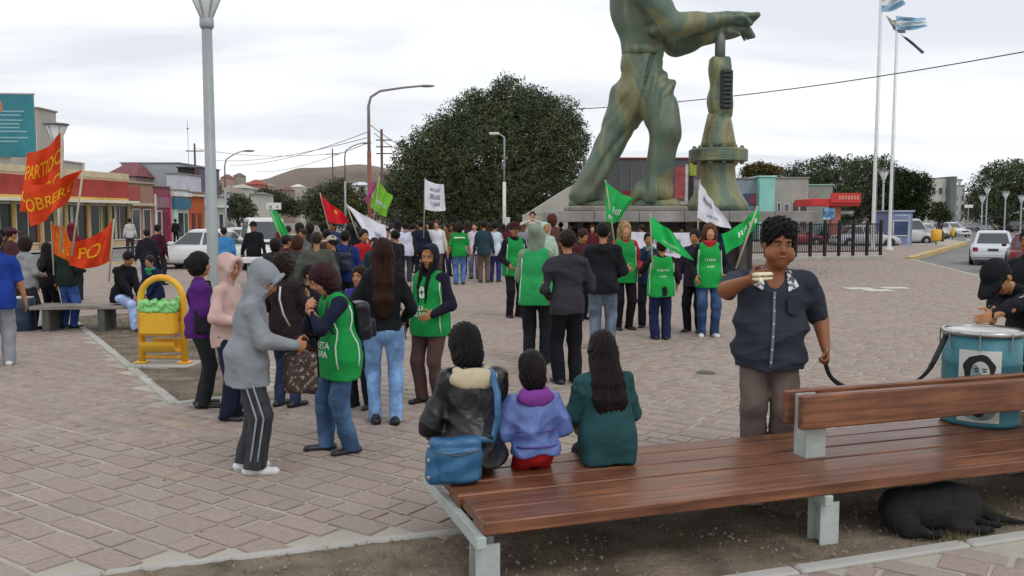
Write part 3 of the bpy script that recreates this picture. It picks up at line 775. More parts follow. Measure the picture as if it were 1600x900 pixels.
# a round manhole cover and small litter on the square
mb = MB(); c = G(1103, 584); mb.lathe([(.11, .012), (.115, .02), (.10, .024), (.02, .024)], c, 18); mb.build('bottle_lid', mat('dull_metal', (.12, .11, .10), .5, .6), None, label='small dark flat disc lying on the paving behind the bench', cat='litter')
for i, (x, y) in enumerate(((1341, 452), (1372, 455), (1397, 451))):
    c = G(x, y); mb = MB(); mb.box(c.x-.35, c.x+.35, c.y-.25, c.y+.25, .01, .03, .008); mb.build('paper', mat('litter_white', (.55, .53, .5), .8), None, label=('flat pale stone slab left of two others on the paving', 'middle one of three pale flat slabs on the paving', 'pale flat slab right of two others on the paving')[i], cat='slab', group='pale slabs set in the far paving')

# ------------------------------------------------------------------ hills
def hills():
    nx, ny = 160, 30; xs = np.linspace(-520, 160, nx); ys = np.linspace(420, 1000, ny)
    X, Y = np.meshgrid(xs, ys)
    def prof(px):   # horizon line of the hill in the photograph, x pixel -> height at 620 m
        return np.interp(px, [-600, 100, 260, 330, 400, 440, 480, 560, 620, 680, 760, 900, 1100], [18, 24, 28, 29.5, 29, 31, 37, 38, 35, 30, 24, 12, 4])
    PX = 800+FPX*X/620.
    t = (Y-420)/200.; sh = np.clip(t, 0, 1); sh = sh*sh*(3-2*sh); back = np.clip((Y-640)/300, 0, 1)
    Z = -2+(prof(PX)+1.2*np.sin(X*.045)+.8*np.sin(X*.11+Y*.02))*sh*(1-.5*back)+1.5*np.sin(X*.05+Y*.03)*sh*(1-sh)
    V = np.stack([X, Y, Z], -1).reshape(-1, 3); i = np.arange(nx*ny).reshape(ny, nx)
    q = np.stack([i[:-1, :-1], i[:-1, 1:], i[1:, 1:], i[1:, :-1]], -1).reshape(-1, 4)
    m = mat('hillside', (.19, .145, .118), .95, var=.2, vscale=.03, bump=.6, bscale=.6, col2=(.14, .12, .09), c2scale=.018, c2lo=.45, c2hi=.6)
    link('hills', npmesh('hills', V, q, m), kind='structure')
hills()

def scrap(mb, x, y, r):
    s = r.uniform(.008, .024); a = r.uniform(0, 6); P = [(x+s*math.cos(a+k*1.57)*r.uniform(.6, 1.4), y+s*math.sin(a+k*1.57)*r.uniform(.6, 1.4), .0125+r.uniform(0, .006)) for k in range(4)]
    n = len(mb.v); mb.v += P; mb.f.append((n, n+1, n+2, n+3))
scatter('litter_scraps', [(-6, 5), (9, 5.6), (12, 26), (-9, 26)], 130, scrap, mat('scrap_pale', (.5, .49, .45), .9), 8, 'tiny pale scraps of paper scattered over the paving', 'litter')
scatter('litter_scraps', [(-6, 5), (9, 5.6), (12, 26), (-9, 26)], 200, scrap, mat('scrap_dark', (.07, .055, .04), .9), 9, 'tiny dark leaves and stubs scattered over the paving', 'litter')

# ------------------------------------------------------------------ monument: a worker bent over an oil wellhead, on a raised slab
MD = 32.0
def mp_(x, y, dy=0): return np.array(at(x, y, MD)) + vv(0, dy, 0)
PXM = MD/FPX
def patina():
    m = bpy.data.materials.new('patina'); m.use_nodes = True; t = m.node_tree; b = t.nodes['Principled BSDF']; b.inputs['Roughness'].default_value = .55; b.inputs['Metallic'].default_value = .25
    tc = N(t, 'ShaderNodeTexCoord'); mpn = N(t, 'ShaderNodeMapping'); mpn.inputs['Scale'].default_value = (1, 1, .35); mpn.inputs['Rotation'].default_value = (0, .5, 0); t.links.new(tc.outputs['Object'], mpn.inputs[0])
    n = N(t, 'ShaderNodeTexNoise'); n.inputs['Scale'].default_value = .55; n.inputs['Detail'].default_value = 7; n.inputs['Roughness'].default_value = .62; n.inputs['Distortion'].default_value = .9
    t.links.new(mpn.outputs[0], n.inputs[0]); r = N(t, 'ShaderNodeValToRGB'); E = r.color_ramp.elements
    E[0].position = .30; E[0].color = (.075, .115, .09, 1); E[1].position = .70; E[1].color = (.40, .36, .17, 1)
    for p, c in ((.41, (.13, .155, .10, 1)), (.48, (.10, .155, .12, 1)), (.55, (.23, .235, .12, 1)), (.62, (.19, .17, .085, 1))): q = E.new(p); q.color = c
    t.links.new(n.outputs[0], r.inputs[0]); t.links.new(r.outputs[0], b.inputs['Base Color'])
    nb = N(t, 'ShaderNodeTexNoise'); nb.inputs['Scale'].default_value = 6; nb.inputs['Detail'].default_value = 6; bp = N(t, 'ShaderNodeBump'); bp.inputs['Strength'].default_value = .5; bp.inputs['Distance'].default_value = .08
    t.links.new(nb.outputs[0], bp.inputs['Height']); t.links.new(bp.outputs[0], b.inputs['Normal'])
    return m
M_PAT = patina()
def monument():
    root = empty('statue', (0, 0, 0), 0, 'giant green bronze statue of a bare-chested worker leaning over a wellhead', 'statue')
    r_ = lambda px: px*PXM
    P = SDF()                                                   # trousers
    hip = mp_(1003, 118)
    P.cap(mp_(1003, 92), mp_(1005, 140), r_(33), r_(37), k=.25, sq=(vv(0, 1, 0), 1.15))
    hL, kL, aL = mp_(988, 150, .35), mp_(954, 220, .5), mp_(923, 300, .65)         # leg stretched back (left in the picture)
    P.cap(hL, kL, r_(36), r_(24), k=.3); P.cap(kL, aL, r_(24), r_(26), k=.2)
    P.cap(mp_(915, 304, .65), mp_(938, 304, .65), r_(20), k=.2)
    hR, kR, aR = mp_(1019, 150, -.35), mp_(1037, 206, -.75), mp_(1019, 300, -.5)    # bent front leg
    P.cap(hR, kR, r_(32), r_(25), k=.3); P.cap(kR, aR, r_(24), r_(21), k=.2); P.cap(aR, mp_(1012, 306, -.5), r_(25), k=.2)
    P.cut(vv(0, 0, -1), mp_(900, 316)); P.cut(nrm(vv(-.05, 0, 1)), mp_(1000, 78))
    def wf(Q):
        x, z, y = Q[:, 0]-hip[0], Q[:, 2], Q[:, 1]
        fr = np.clip((x+.3)/.8, 0, 1)*np.clip((9-z)/3, 0, 1)                     # front leg: folds run more upright
        ac = x*(.86+.1*fr)-z*(.50-.38*fr)
        a = np.sin(4.6*ac+.9*np.sin(.9*z+y)+.8*y); b = np.sin(9.5*ac+1.2*np.sin(1.3*z-y)); low = np.clip((9.6-z)/3, .3, 1)
        mk = 1-.95*np.exp(-((x-.15)/.55)**2-((z-4.7)/1.5)**2)
        a = np.sign(a)*np.abs(a)**.7
        cc = (np.abs(np.sin(3.4*ac+1.1*np.sin(1.1*z+.7*y)))**.5-.75)*.075+(np.abs(np.sin(6.3*ac+.8*np.sin(2*z)))**.5-.75)*.035
        return ((.075*a+.04*b)*low-cc*np.clip(low+.2, 0, 1)+.015*np.sin(6*z+2*x))*mk
    P.warp = wf; link('trousers', P.mesh('trousers', M_PAT, .05), root)
    T = SDF(); fem = None                                       # torso, arms and head, one surface
    T.cap(mp_(1003, 95), mp_(1000, 45), r_(29), r_(34), k=.25, sq=(vv(0, 1, 0), 1.2)); T.ell(mp_(996, 15), vv(r_(41), r_(30), r_(44)), None, .3)
    T.ell(mp_(990, -12), vv(r_(36), r_(38), r_(28)), None, .3)
    for dy, sx, sy, ex, ey, wx, wy in ((-1.15, 1008, 2, 1038, 48, 1112, 34), (1.05, 1004, 4, 1062, 62, 1120, 50)):
        S_, E_, W_ = mp_(sx, sy, dy*.9), mp_(ex, ey, dy*.8), mp_(wx, wy, dy*.16)
        T.cap(S_, E_, r_(22), r_(18), k=.2); T.ell((S_+E_)/2+vv(.05, 0, .05), vv(r_(19), r_(17), r_(20)), None, .2)
        T.cap(E_, W_, r_(19), r_(13), k=.2); T.ell(E_+(W_-E_)*.3, vv(r_(22), r_(14), r_(15)), None, .2)
        f = vv(1, 0, .10); c0 = W_+f*.35
        T.ell(W_+f*.42, vv(.56, .40, .27), None, .15)
        for i in range(4):
            b0 = W_+vv(.75, -.27+.18*i, .08); T.cap(b0, b0+vv(.32-.03*i, 0, -.02), .105, .095, k=.03); T.cap(b0+vv(.32-.03*i, 0, -.02), b0+vv(.50-.05*i, 0, -.26), .095, .08, k=.03)
        T.cap(W_+vv(.3, -.3*np.sign(dy), .05), W_+vv(.75, -.42*np.sign(dy), -.12), .12, .09, k=.06)
    T.cap(mp_(985, -22), mp_(998, -55), r_(15), r_(14), k=.2)     # neck
    hc = mp_(1006, -78); T.ell(hc, vv(r_(22), r_(19), r_(26)), None, .15); T.ell(hc+vv(.2, 0, -.3), vv(r_(14), r_(14), r_(18)), None, .15); T.cap(hc+vv(.42, 0, .1), hc+vv(.56, 0, -.12), .08, .1, k=.06)
    for q in (-1, 1): T.ell(hc+vv(0, q*.42, -.05), vv(.12, .07, .17), None, .03)
    for i, y in enumerate((20, 38, 56)):
        for q in (-1, 1): T.ell(mp_(1014+i*3, y, q*.35-.4), vv(.3, .32, .2), None, .12)
    T.ell(mp_(1012, -2, -.45), vv(.5, .42, .42), None, .12); T.ell(mp_(1012, -2, .45), vv(.5, .42, .42), None, .12)
    T.warp = lambda Q: .025*np.sin(4*Q[:, 2]+3*Q[:, 0]+2*np.sin(3*Q[:, 1]))
    link('torso', T.mesh('torso', M_PAT, .06), root)
    m = MB(); c = mp_(1004, 80)
    m.lathe([(r_(30), -.16), (r_(31.5), -.15), (r_(31.5), .15), (r_(30), .16)], c, 24); m.build('belt', M_PAT, root, True)
    for nm, a, b in (('boot', mp_(905, 319, .65), mp_(952, 321, .5)), ('boot', mp_(1004, 321, -.5), mp_(1046, 322, -.7))):
        B = SDF(); B.cap(a, b, .34, .27, k=.1); B.cap(a+vv(.1, 0, .1), a+vv(.15, 0, .55), .36, .36, k=.1); B.cut(vv(0, 0, -1), vv(0, 0, 2.27)); link(nm, B.mesh(nm, M_PAT, .06), root)
    m = MB(); c0, c1 = mp_(885, 330), mp_(1060, 330)
    m.box(c0[0], c1[0], MD-1.8, MD+1.9, 2.10, 2.30, .05); m.build('plinth', mat('plinth_stone', (.22, .20, .165), .85, var=.3, vscale=1.2, bump=.6, bscale=6), root)
    # wellhead
    rw = empty('wellhead', (0, 0, 0), 0, 'green bronze oil wellhead with flange and valve stem under the statue hands', 'statue')
    def zc(y): return float(at(1122, y, MD).z)
    cx = float(at(1122, 250, MD).x); c = (cx, MD, 0)
    lt = lambda L, s=40: MB().lathe([(r_(a), zc(y)) for a, y in L], c, s)
    lt([(48, 329), (46, 318), (34, 300), (28, 282), (26, 262), (30, 254)]).build('lower_bell', M_PAT, rw, True)
    f = lt([(42, 253), (45, 252), (45, 235), (42, 233)]).build('flange', M_PAT, rw)
    for i in range(12):
        a = i*math.pi/6; m = MB(); m.lathe([(.07, zc(254)-.06), (.08, zc(254)), (.08, zc(232)+.02), (.05, zc(232)+.08)], (cx+r_(37)*math.cos(a), MD+r_(37)*math.sin(a), 0), 8); m.build('bolt', M_PAT, f)
    lt([(29, 233), (26, 222), (21, 196), (17, 178)]).build('upper_cone', M_PAT, rw, True)
    Q = SDF(); Q.box(vv(cx, MD, (zc(88)+zc(178))/2), vv(r_(15), r_(13), (zc(88)-zc(178))/2), None, .12, .05); Q.cap(vv(cx+.1, MD, zc(178)), vv(cx, MD, zc(110)), r_(17), r_(12), k=.2)
    Q.warp = lambda P_: .03*np.sin(6*P_[:, 2])+.02*np.sin(9*P_[:, 0]+4*P_[:, 2]); link('bonnet', Q.mesh('bonnet', M_PAT, .06), rw)
    m = MB(); m.box(cx-.05, cx+.36, MD-.52, MD-.30, zc(172), zc(112), .04)
    for i in range(9): z = zc(172)+(zc(112)-zc(172))*(i+.5)/9; m.box(cx+.0, cx+.30, MD-.60, MD-.50, z-.05, z+.05, .015)
    m.build('ladder_plate', mat('dark_bronze', (.05, .06, .055), .6, .3), rw)
    lt([(8, 92), (8, 60), (7, 40)], 16).build('stem', mat('stem_metal', (.25, .25, .24), .45, .5), rw, True)
    Q = SDF(); Q.box(vv(cx+.55, MD, zc(27)), vv(.72, .5, .10), None, .09, .05); Q.ell(vv(cx+.7, MD, zc(33)), vv(.45, .45, .26), None, .12); Q.warp = lambda P_: .02*np.sin(7*P_[:, 0]+3*P_[:, 1])
    link('cap_plate', Q.mesh('cap_plate', M_PAT, .05), rw)
    # slab: cantilevered deck on a dark base
    rs = empty('monument_platform', (0, 0, 0), 0, 'wide grey concrete platform slab on a dark base carrying the statue', 'platform')
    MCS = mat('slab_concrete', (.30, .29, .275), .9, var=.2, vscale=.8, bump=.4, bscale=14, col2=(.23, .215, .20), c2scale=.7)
    xa, xb = float(at(858, 338, 30).x), float(at(1281, 338, 30).x); k = 6; Lw = (xb-xa)/k
    for i in range(k):
        m = MB(); m.box(xa+Lw*i+.006, xa+Lw*(i+1)-.006, 30, 37, 1.76, 2.12+.004*(i % 2), .02); m.build('deck_slab', MCS, rs)
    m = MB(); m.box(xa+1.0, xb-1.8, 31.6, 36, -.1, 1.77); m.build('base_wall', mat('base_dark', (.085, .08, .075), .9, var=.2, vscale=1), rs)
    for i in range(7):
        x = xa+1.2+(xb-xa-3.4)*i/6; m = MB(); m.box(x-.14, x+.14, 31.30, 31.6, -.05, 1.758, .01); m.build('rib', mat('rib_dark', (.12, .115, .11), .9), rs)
    # pale sloping ramp wall on the left side
    m = MB(); q = [at(822, 335, 39), at(905, 335, 39), at(905, 286, 39), at(893, 290, 39)]
    n = [(p.x, p.y, p.z) for p in q]; n2 = [(p[0], p[1]+4, p[2]) for p in n]
    m.v = n+n2; m.f = [(0, 1, 2, 3), (7, 6, 5, 4), (0, 3, 7, 4), (3, 2, 6, 7), (1, 5, 6, 2), (0, 4, 5, 1)]
    o = m.build('sloping_wall', mat('pale_render', (.47, .45, .40), .9, var=.12, vscale=1, bump=.3, bscale=10), None, label='pale sloping wall rising behind the left end of the platform', cat='wall')
    m = MB(); x0_, x1_ = at(818, 340, 39).x, at(1000, 340, 39).x; m.box(x0_, x1_, 39.02, 43.2, -.1, at(850, 334.8, 39).z); m.build('wall_base', MATS['pale_render'], o)
monument()

# fence beside the monument: rails, posts and bars
def fence():
    M_IR = mat('black_iron', (.022, .022, .024), .5, .3)
    a, b = Vector((9.6, 38.6, 0)), Vector((16.98, 41.3, 0)); d = (b-a).normalized(); L = (b-a).length; az = math.atan2(d.y, d.x)
    r = empty('fence', a, az, 'black iron railing with square posts beside the monument', 'fence')
    MB().box(0, L, -.25, .25, -.05, .16, .02).build('kerb_wall', M_CONC, r)
    for z in (.34, 1.58): MB().box(0, L, -.025, .025, z, z+.05).build('rail', M_IR, r)
    n = 10
    post = MB().box(-.06, .06, -.06, .06, .16, 1.78, .015).mesh('post', M_IR); bar = MB().box(-.014, .014, -.014, .014, .39, 1.58).mesh('bar', M_IR)
    for i in range(n+1):
        o = link('post', post, r); o.location = (L*i/n, 0, 0)
        if i < n:
            for j in range(1, 8): o = link('bar', bar, r); o.location = (L*(i+j/8)/n, 0, 0)
fence()

# ------------------------------------------------------------------ trees
def tree(label, X, Y, clumps, n, leaf, cols, trunk=None, seed=1, name='tree', parts=None, group=None, limb=.0, cat='tree', flat=1.0):
    """clumps: (dx, dz, rx, ry, rz) ellipsoids; leaves sit in small sprays all through their outer volume"""
    root = empty(name, (X, Y, -.12), 0, label, cat, group); rs = np.random.RandomState(seed)
    vol = np.array([c[2]*c[3]*c[4] for c in clumps])**.8; pick = rs.choice(len(clumps), n//9, p=vol/vol.sum())
    C = np.array(clumps)[pick]; m_ = len(pick)
    d = rs.normal(size=(m_, 3)); d /= np.linalg.norm(d, axis=1)[:, None]; rad = rs.uniform(.12, 1.0, m_)**.38*rs.uniform(.93, 1.10, m_)
    cen = np.stack([C[:, 0], np.zeros(m_), C[:, 1]], 1)+d*rad[:, None]*C[:, 2:5]
    keep = cen[:, 2] > .15; cen = cen[keep]; m_ = len(cen); k = 9
    sp = rs.normal(size=(m_, k, 3))*leaf*np.array([1.0, 1.0, .8]); P = cen[:, None]+sp; P = P.reshape(-1, 3)
    nrm_ = rs.normal(size=P.shape); nrm_ /= np.linalg.norm(nrm_, axis=1)[:, None]
    t1 = np.cross(nrm_, rs.normal(size=P.shape)); t1 /= np.linalg.norm(t1, axis=1)[:, None]; t2 = np.cross(nrm_, t1)
    sz = leaf*rs.uniform(.35, .9, len(P))[:, None]
    V = np.stack([P-t1*sz, P-t2*sz*.5, P+t1*sz, P+t2*sz*.5], 1).reshape(-1, 3); Q = np.arange(len(V)).reshape(-1, 4)
    tone = np.repeat(np.clip((np.sin(cen[:, 0]*1.3+2*np.sin(cen[:, 2]*.9))+rs.normal(size=m_)*.8+1.2)*.9, 0, len(cols)-1).astype(int), k)
    mats = [mat('leaf_%s' % c, hexlin(c), .95, var=.12, vscale=1.2, spec=.0) for c in cols]
    o = link('crown', npmesh('crown', V, Q, mats, False, tone), root)
    bm = mat('bark', (.09, .07, .055), .9, bump=.8, bscale=12)
    zt = max(c[1] for c in clumps)
    tw = trunk or .3; x0 = np.mean([c[0] for c in clumps])
    T = MB(); T.tube([(x0, 0, -.1), (x0+.1, 0, zt*.25), (x0-.1, .1, zt*.5), (x0, 0, zt*.9)], [tw, tw*.75, tw*.5, tw*.12], 9)
    T.build('trunk', bm, root, True)
    r = random.Random(seed)
    for i, c in enumerate(clumps[:14]):
        L = MB(); z0 = zt*r.uniform(.12, .45); L.tube([(x0, 0, z0), ((x0+c[0])/2, r.uniform(-.5, .5)*c[3]*.3, (z0+c[1])/2+.1*zt), (c[0]+r.uniform(-.3, .3), r.uniform(-.4, .4)*c[3], c[1]+c[4]*.5)], [tw*.35, tw*.22, tw*.05], 6)
        L.build('limb', bm, root, True)
    return root
def px_clumps(Y, L):                      # (x, y, rx, rz) pixels of clumps seen at distance Y -> offsets from the first x
    x0 = L[0][0]; X0 = at(x0, 338, Y).x; o = []
    for x, y, rx, rz in L:
        p = at(x, y, Y); s = Y/FPX; o.append((p.x-X0, p.z+.12, rx*s, (rx+rz)/2*s*.9, rz*s))
    return X0, o
GR = ['505843', '575f46', '5e664b', '676e51']
X0, cl = px_clumps(68, [(770, 250, 110, 85), (700, 250, 70, 70), (850, 225, 62, 75), (740, 195, 55, 48), (800, 160, 42, 38), (790, 140, 22, 26), (835, 165, 38, 30), (872, 185, 38, 36), (890, 215, 34, 40), (665, 270, 58, 65), (640, 300, 50, 55), (625, 325, 36, 40),
    (690, 300, 70, 60), (770, 310, 80, 60), (850, 290, 62, 55), (880, 265, 40, 55), (700, 210, 40, 30), (742, 155, 16, 18), (765, 165, 30, 28), (780, 345, 90, 35), (700, 350, 70, 30), (858, 330, 40, 30), (905, 225, 16, 22), (735, 172, 30, 25), (812, 200, 70, 60), (660, 245, 28, 24)])
tree('huge dark round-crowned tree rising behind the crowd', X0, 68, cl, 220000, .135, GR, .5, 1)
for lab, Y, L, n, s, cols, sd in (
    ('low olive tree behind the turquoise building', 100, [(1185, 265, 22, 10), (1168, 270, 12, 9), (1205, 268, 16, 10), (1185, 290, 26, 20)], 9000, .2, ['4a4a30', '5b5236', '6b5c3c'], 3),
    ('broad dark tree left of the white flagpoles', 110, [(1265, 275, 45, 25), (1225, 278, 26, 18), (1300, 265, 36, 22), (1285, 300, 50, 35), (1245, 300, 36, 30), (1290, 250, 14, 10), (1310, 320, 40, 30), (1235, 325, 26, 22)], 26000, .2, GR, 4),
    ('tall dark tree directly behind the white flagpoles', 105, [(1360, 280, 40, 36), (1335, 265, 26, 22), (1375, 262, 24, 22), (1345, 310, 44, 36), (1380, 310, 40, 36), (1325, 330, 30, 24), (1400, 285, 25, 25)], 26000, .2, GR, 5),
    ('rounded dark green tree right of the white flagpoles', 102, [(1420, 300, 34, 34), (1400, 285, 26, 24), (1440, 290, 18, 20), (1410, 330, 36, 26), (1436, 325, 20, 24), (1385, 330, 20, 20)], 22000, .18, ['2a3322', '364228', '435030'], 6),
    ('large dark tree above the street at the right edge', 120, [(1575, 290, 44, 40), (1600, 280, 40, 34), (1545, 300, 34, 36), (1530, 320, 24, 26), (1590, 325, 50, 30), (1625, 300, 40, 45), (1555, 265, 16, 14), (1515, 335, 14, 14), (1560, 335, 40, 20)], 36000, .22, GR, 7),
    ('small dark red leaved tree beside the far street', 70, [(1468, 325, 11, 9), (1466, 336, 17, 10), (1478, 338, 12, 9)], 3000, .12, ['4a2a2c', '37402a', '46502e'], 8),
    ('dark bushy tree behind the red flag', 90, [(518, 310, 38, 26), (495, 320, 28, 24), (540, 318, 26, 24), (530, 295, 22, 16), (515, 335, 40, 24)], 14000, .18, GR, 9),
    ('grey green tree below the bare hill', 130, [(420, 310, 26, 16), (400, 320, 20, 16), (440, 318, 24, 16), (460, 325, 22, 14)], 9000, .22, ['3a4332', '4a5340', '59604a'], 10),
    ('dark round tree beside the white houses', 95, [(372, 322, 22, 18), (360, 330, 16, 14), (385, 330, 16, 16)], 6000, .16, GR, 11),
    ('sparse tree with yellowing leaves behind the lime flag', 85, [(560, 320, 20, 30), (575, 335, 20, 18), (548, 335, 18, 18)], 5000, .15, ['4d4a2c', '5b5634', '3a4028'], 12),
    ('dark tree behind the low shops of the left street', 100, [(287, 280, 20, 18), (310, 290, 24, 22), (330, 300, 16, 20)], 6000, .18, GR, 13)):
    X0, cl = px_clumps(Y, L); tree(lab, X0, Y, cl, n, s, cols, .28, sd, group='trees round the square')

# ------------------------------------------------------------------ buildings
def building(label, A, B, dep, h, wall, wins=(), doors=(), fascia=(), cat='building', parap=None, roofc=None, boxes=(), name='building'):
    A, B = Vector((*A, 0)), Vector((*B, 0)); d = B-A; L = d.length; az = math.atan2(d.y, d.x)
    r = empty(name, (A.x, A.y, -.02), az, label, cat)
    MB().box(0, L, 0, dep, 0, h).build('wall', wall if not isinstance(wall, str) else mat('wall_'+wall, hexlin(wall), .9, var=.12, vscale=.7, bump=.3, bscale=8, spec=.2), r)
    rc = mat('roof_'+(roofc or '8a8580'), hexlin(roofc or '8a8580'), .9, var=.15, vscale=1)
    MB().box(-.12, L+.12, -.12, dep+.1, h+.002, h+(parap or .12), .02).build('roof', rc, r)
    fr = mat('frame_white', (.55, .54, .52), .6); gl = mat('window_glass', (.035, .045, .05), .12, var=.2, vscale=1, spec=.6)
    for wdef in wins:
        u0, u1, z0, z1 = wdef[:4]; gc = gl if len(wdef) < 5 or wdef[4] is None else mat('pane_'+wdef[4], hexlin(wdef[4]), .3, var=.4, vscale=1.5, spec=.5); ff = fr if len(wdef) < 6 else mat('frame_'+wdef[5], hexlin(wdef[5]), .6)
        f = MB(); t = .07
        f.box(u0, u1, -.06, .02, z1-t, z1); f.box(u0, u1, -.06, .02, z0, z0+t); f.box(u0, u0+t, -.058, .02, z0+t, z1-t); f.box(u1-t, u1, -.058, .02, z0+t, z1-t)
        fo = f.build('window', ff, r)
        k = max(1, round((u1-u0)/1.3))
        for i in range(k):
            a = u0+t+(u1-u0-2*t)*i/k; b = u0+t+(u1-u0-2*t)*(i+1)/k; MB().box(a+.015, b-.015, -.025, -.006, z0+t, z1-t).build('pane', gc, fo)
            if i: MB().box(a-.02, a+.02, -.055, -.004, z0+t, z1-t).build('mullion', ff, fo)
    for (u0, u1, z1, c) in doors:
        do = MB().box(u0, u1, -.05, .03, .03, z1, .01).build('door', mat('door_'+c, hexlin(c), .6, var=.2), r)
        MB().box(u1-.16, u1-.1, -.10, -.052, 1.0, 1.2).build('handle', mat('handle_steel', (.4, .4, .4), .3, .8), do)
    for i, fd in enumerate(fascia):
        u0, u1, z0, z1, c, pr = fd[:6]; nm = fd[6] if len(fd) > 6 else 'fascia'
        MB().box(u0, u1, -pr, -.002*(i+1), z0, z1, .01).build(nm, mat('fascia_'+c, hexlin(c), .7, var=.18, vscale=1.2), r)
    for (x0, x1, y0, y1, z0, z1, c, nm) in boxes: MB().box(x0, x1, y0, y1, z0, z1, .01).build(nm, mat('wall_'+c, hexlin(c), .9, var=.12, vscale=.7, bump=.3, bscale=8, spec=.2), r)
    return r, L
S0 = Vector((-26.4, 66)); sd = Vector((2.2, 16)).normalized()
def st(t): p = S0+sd*t; return (p.x, p.y)
# restaurant: red fascia, white canopy line, yellow columns, dark glass
r, L = building('low restaurant with long red fascia and yellow columns at the left', st(-27), st(-3.2), 12, 4.45, 'c3ab8a',
    wins=[(.5+2.35*i, 2.55+2.35*i, .35, 2.75, '2b332f' if i % 3 else '3a2c26') for i in range(10)],
    fascia=[(0, 23.6, 3.05, 4.35, '9e3a31', .22), (0, 23.75, 2.84, 3.02, 'd9d2c2', .95, 'canopy'), (.2, 23.5, 3.03, 3.2, 'c9a85a', .26, 'yellow_strip'), (-.1, 23.9, 4.36, 4.9, 'cdbb98', .1, 'parapet')], roofc='b9a88a')
for i in range(11):
    u = .25+2.35*i; MB().box(u-.13, u+.13, -.16, -.01, 0, 2.84, .02).build('column', mat('col_yellow', (.42, .31, .11), .8, var=.15), r)
for i in range(6):
    u = 14+1.6*i; MB().box(u, u+.3, -.07, -.062, .45, 2.6).build('banner_strip', mat('strip_%d' % (i % 3), [(.35, .07, .05), (.30, .27, .08), (.42, .38, .3)][i % 3], .8), r)
# brownish stone front continuing the street
r, L = building('weathered pinkish brown shopfront next to the red restaurant', st(-3.2), st(0.2), 9, 4.3, '9b7a69', wins=[(.4, 1.5, .3, 2.5), (1.9, 2.9, .3, 2.5, '3b3036')], fascia=[(.05, 3.3, 2.7, 2.9, 'b9a990', .35, 'canopy'), (0, 1.6, 3.1, 4.1, 'a3524a', .06, 'sign_board')], roofc='a89a86')
building('small rose pink shop with narrow white pilasters', st(.25), st(2.6), 8, 4.15, '8c4f5e', wins=[(.3, 1.0, .3, 2.4, '2c2830')], doors=[(1.3, 2.0, 2.3, '6a2038')], fascia=[(.02, .2, 0, 3.6, 'd6cfc4', .1, 'pilaster'), (2.1, 2.33, 0, 3.6, 'c23a55', .1, 'pilaster'), (.2, 2.1, 2.6, 3.4, '8a6a74', .08, 'sign_board')])
building('shop with blue sign board and pale mint columns', st(2.7), st(5.4), 8, 3.95, 'c9d2cb', wins=[(.9, 1.9, .3, 2.3)], doors=[(2.0, 2.5, 2.2, '4b5552')], fascia=[(.1, 2.6, 2.55, 3.35, '3c6c84', .3, 'sign_board'), (.15, .65, 0, 2.5, 'a9c8bd', .18, 'column'), (0, 2.7, 3.5, 3.8, 'd8d8d4', .35, 'canopy')])
building('small orange painted shop with brown doors', st(5.5), st(8.0), 8, 3.85, 'b8603a', doors=[(.4, .95, 2.2, '5c2c24'), (1.4, 1.95, 2.2, '6b3424')], fascia=[(0, 2.4, 3.55, 3.75, 'c9bfb2', .3, 'canopy')])
building('white low shop at the far end of the left street', st(8.1), st(12), 8, 3.6, 'b9bbb4', wins=[(.4, 1.2, .6, 2.2), (2.4, 3.3, .6, 2.2)], doors=[(1.5, 2.1, 2.2, '4c5a3c')], fascia=[(0, 3.8, 2.7, 2.9, 'd8d6d0', .3, 'canopy')])
def bx(x0, x1, top, Y, dep, **k):
    a, b = at(x0, 338, Y), at(x1, 338, Y); return dict(A=(a.x, Y), B=(b.x, Y), dep=dep, h=CAMH-(top-338)*Y/FPX, **k)
def W(L, h, nx, nz, z0=1.0, c=None, m=.18):
    o = []
    for i in range(nx):
        for j in range(nz):
            cw = L/nx; ch = (h-z0*.6)/nz; o.append((cw*(i+m), cw*(i+1-m), z0+ch*j, z0+ch*j+min(1.4, ch*.6), c))
    return o
# left: what stands behind the street
building('grey concrete building end behind the teal billboard', **bx(20, 66, 172, 66, 2.6, wall='a8a39a', wins=[(1.2, 1.6, 6.2, 8.6), (1.75, 2.05, 6.2, 8.4, '5d6a52')], roofc='8d877c'))
building('low building with white parapet under the teal billboard', **bx(-60, 54, 247, 68, 8, wall='b4aea4', roofc='d4d0c8'))
q = bx(192, 282, 256, 92, 10, wall='a9aeb0', roofc='8f969c', wins=[(.6, 1.6, 2.5, 4, None)]); building('long grey roofed hall behind the low shops', **q)
q = bx(262, 281, 272, 84, 6, wall='c4c4cc'); building('small white gable wall between the hall and dark building', **q)
q = bx(280, 294, 263, 88, 6, wall='3a3438', roofc='2c2c30'); building('narrow nearly black building on the left street', **q)
q = bx(294, 314, 262, 90, 6, wall='6d6274', fascia=[(.1, 1.2, 2.2, 4.0, '4b5d88', .05, 'sign_board')], wins=[(.2, .6, 4.6, 5.6)]); building('purple grey building with a blue sign behind the shops', **q)
